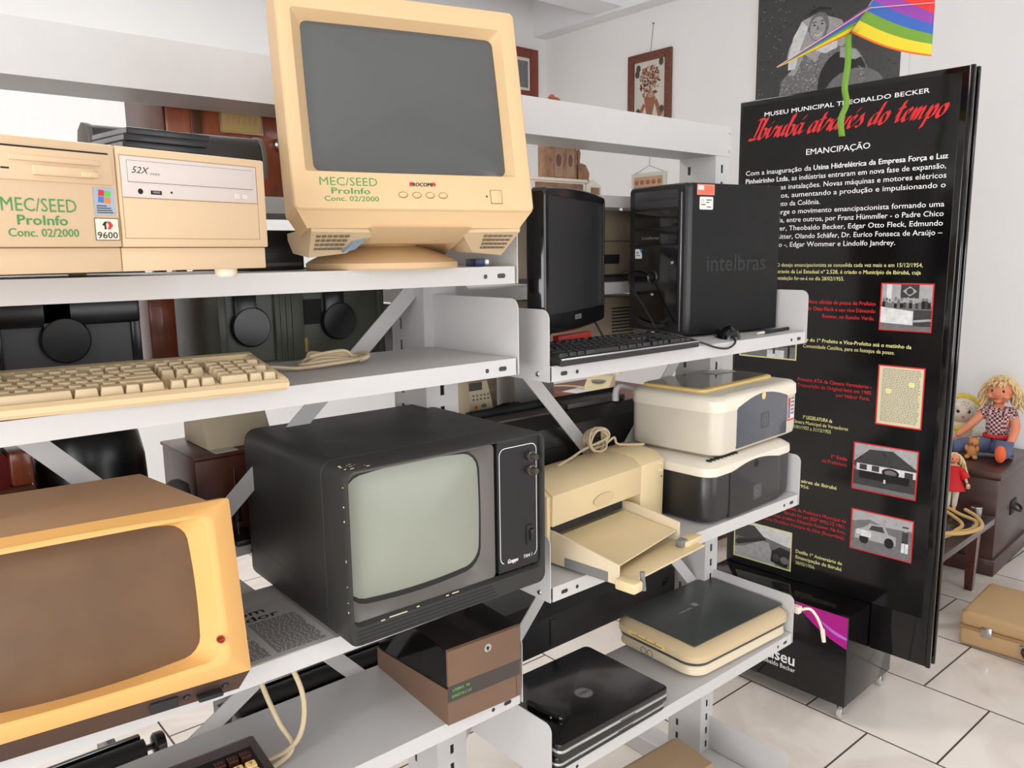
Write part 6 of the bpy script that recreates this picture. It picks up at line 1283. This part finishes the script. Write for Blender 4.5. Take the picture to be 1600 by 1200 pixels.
# fashion doll on the table
fd_ = thing('fashion_doll', 'slim blonde doll in a red dress and white stockings standing in front of the chest', 'doll', (4.135, 1.500, .3275), -66)
V = [(0, 0, .165), (0, 0, .20), (0, 0, .225), (0, -.002, .245), (.030, 0, .222), (.048, -.005, .185), (.062, -.014, .150), (-.030, 0, .222), (-.044, -.004, .185), (-.05, -.01, .15), (.014, 0, .155), (.016, -.004, .09), (.014, 0, .02), (.014, -.016, .008), (-.014, 0, .155), (-.016, -.004, .09), (-.014, 0, .02), (-.014, -.016, .008)]
skin('body', V, [(0, 1), (1, 2), (2, 3), (2, 4), (4, 5), (5, 6), (2, 7), (7, 8), (8, 9), (0, 10), (10, 11), (11, 12), (12, 13), (0, 14), (14, 15), (15, 16), (16, 17)], [.024, .020, .020, .009, .010, .008, .0065, .010, .008, .0065, .017, .013, .009, .007, .017, .013, .009, .007], 'pale_skin', fd_)
doll_hand((.062, -.014, .150), (.25, -.3, -1), (0, -1, .2), .55, fd_, 'pale_skin'); doll_hand((-.05, -.01, .15), (-.1, -.3, -1), (0, -1, .2), .55, fd_, 'pale_skin')
for s_ in (-1, 1): b = MB(); b.tube([(s_*.014, 0, .158), (s_*.0165, -.004, .09), (s_*.0145, 0, .028)], lambda t: .0195-.0085*t, 12); b.build('stocking', 'doll_white', fd_, 60)
b = MB(); b.lathe([(.014, .236), (.030, .230), (.031, .20), (.036, .17), (.048, .135), (.060, .112), (.057, .110), (.03, .16), (.012, .20)], n=28, sy=.75); b.build('red_dress', 'doll_red', fd_, 60)
for s_ in (-1, 1): b = MB(); b.tube([(s_*.024, 0, .228), (s_*.038, -.003, .205), (s_*.056, -.008, .175)], lambda t: .011+.010*t, 12); b.build('sleeve', 'doll_red', fd_, 60)
for s_ in (-1, 1): b = MB(); b.ball((s_*.014, -.010, .008), .008, .017, .008, 10, 6); b.build('shoe', 'doll_red', fd_, 60)
b = MB(); b.ball((0, -.004, .268), .021, .021, .025, 16, 10); b.ball((0, -.024, .265), .003, .004, .004, 8, 5); hf = b.build('head', 'doll_skin', fd_, 60)
for s_ in (-1, 1): b = MB(); b.ball((s_*.0085, -.0225, .271), .0034, .002, .0028, 8, 6); b.build('eye', 'eye_dark', hf, 60)
b = MB(); b.ball((0, -.0235, .257), .005, .002, .002, 8, 5); b.build('mouth', 'lip_pink', hf, 60)
b = MB(); b.ball((0, .006, .274), .0245, .021, .024, 16, 10); strands(b, (0, .002, .270), (.024, .023, .025), 170, .085, .0042, .009, -.3, .35, 8); b.build('hair', 'doll_hair', fd_, 60)

# ================================================================ desk with telephone behind the shelving
wood('desk_wood', (96, 48, 32), (122, 66, 46), 0.55, (3, 20, 20))
de = thing('wooden_desk', 'brown wooden desk standing on the far side of the shelving with an open shelf', 'desk', (3.30, 3.72, 0), -90)
b = MB(); b.box(0, 1.2, 0, .62, .745, .78, .004); b.build('desk_top', 'desk_wood', de)
for x in (.02, 1.15): MB().box(x, x+.03, .02, .60, 0, .745, .003).build('side_panel', 'desk_wood', de)
b = MB(); b.box(.05, 1.15, .02, .60, .56, .58); b.box(.05, 1.15, .58, .60, .3, .745); b.build('open_shelf', 'desk_wood', de); MB().box(.62, 1.15, .015, .03, .585, .74, .003).build('drawer', 'desk_wood', de)
tp = thing('telephone', 'cream telephone standing on the far wooden desk behind the shelving', 'telephone', (3.50, 3.42, .7805), -60)
b = MB(); b.prism([(0, 0), (0, .03), (.08, .07), (.17, .08), (.18, 0)], 'x', 0, .16, .008); b.build('base', 'phone_cream', tp, 40)
b = MB(); b.tube(spline([(-.03, .12, .085), (-.02, .12, .115), (.03, .12, .125), (.13, .12, .125), (.18, .12, .115), (.19, .12, .085)], 6), lambda t: .014+.012*abs(2*t-1)**2, 12); b.build('handset', 'phone_cream', tp, 60); b = MB(); b.lathe([(.001, .0), (.045, 0), (.045, .008), (.001, .012)], (.08, .05, .05), n=24); b.build('dial', 'lever_grey', tp)
pa = thing('paper_sheet', 'white paper sheet lying on the far wooden desk near the telephone', 'paper', (3.42, 3.20, .7803), 12)
MB().box(0, .20, 0, .28, 0, .001).build('sheet', 'paper', pa, 0)
cc = MB(); pts = [(3.52-.0009*i+.010*math.cos(i*1.25), 3.44+.0012*i+.010*math.sin(i*1.25), .795+.005*math.sin(PI*i/150)) for i in range(150)]
cc.tube(pts, .0028, 5); attach(cc.build('coiled_cord', 'cream_cord'), tp)
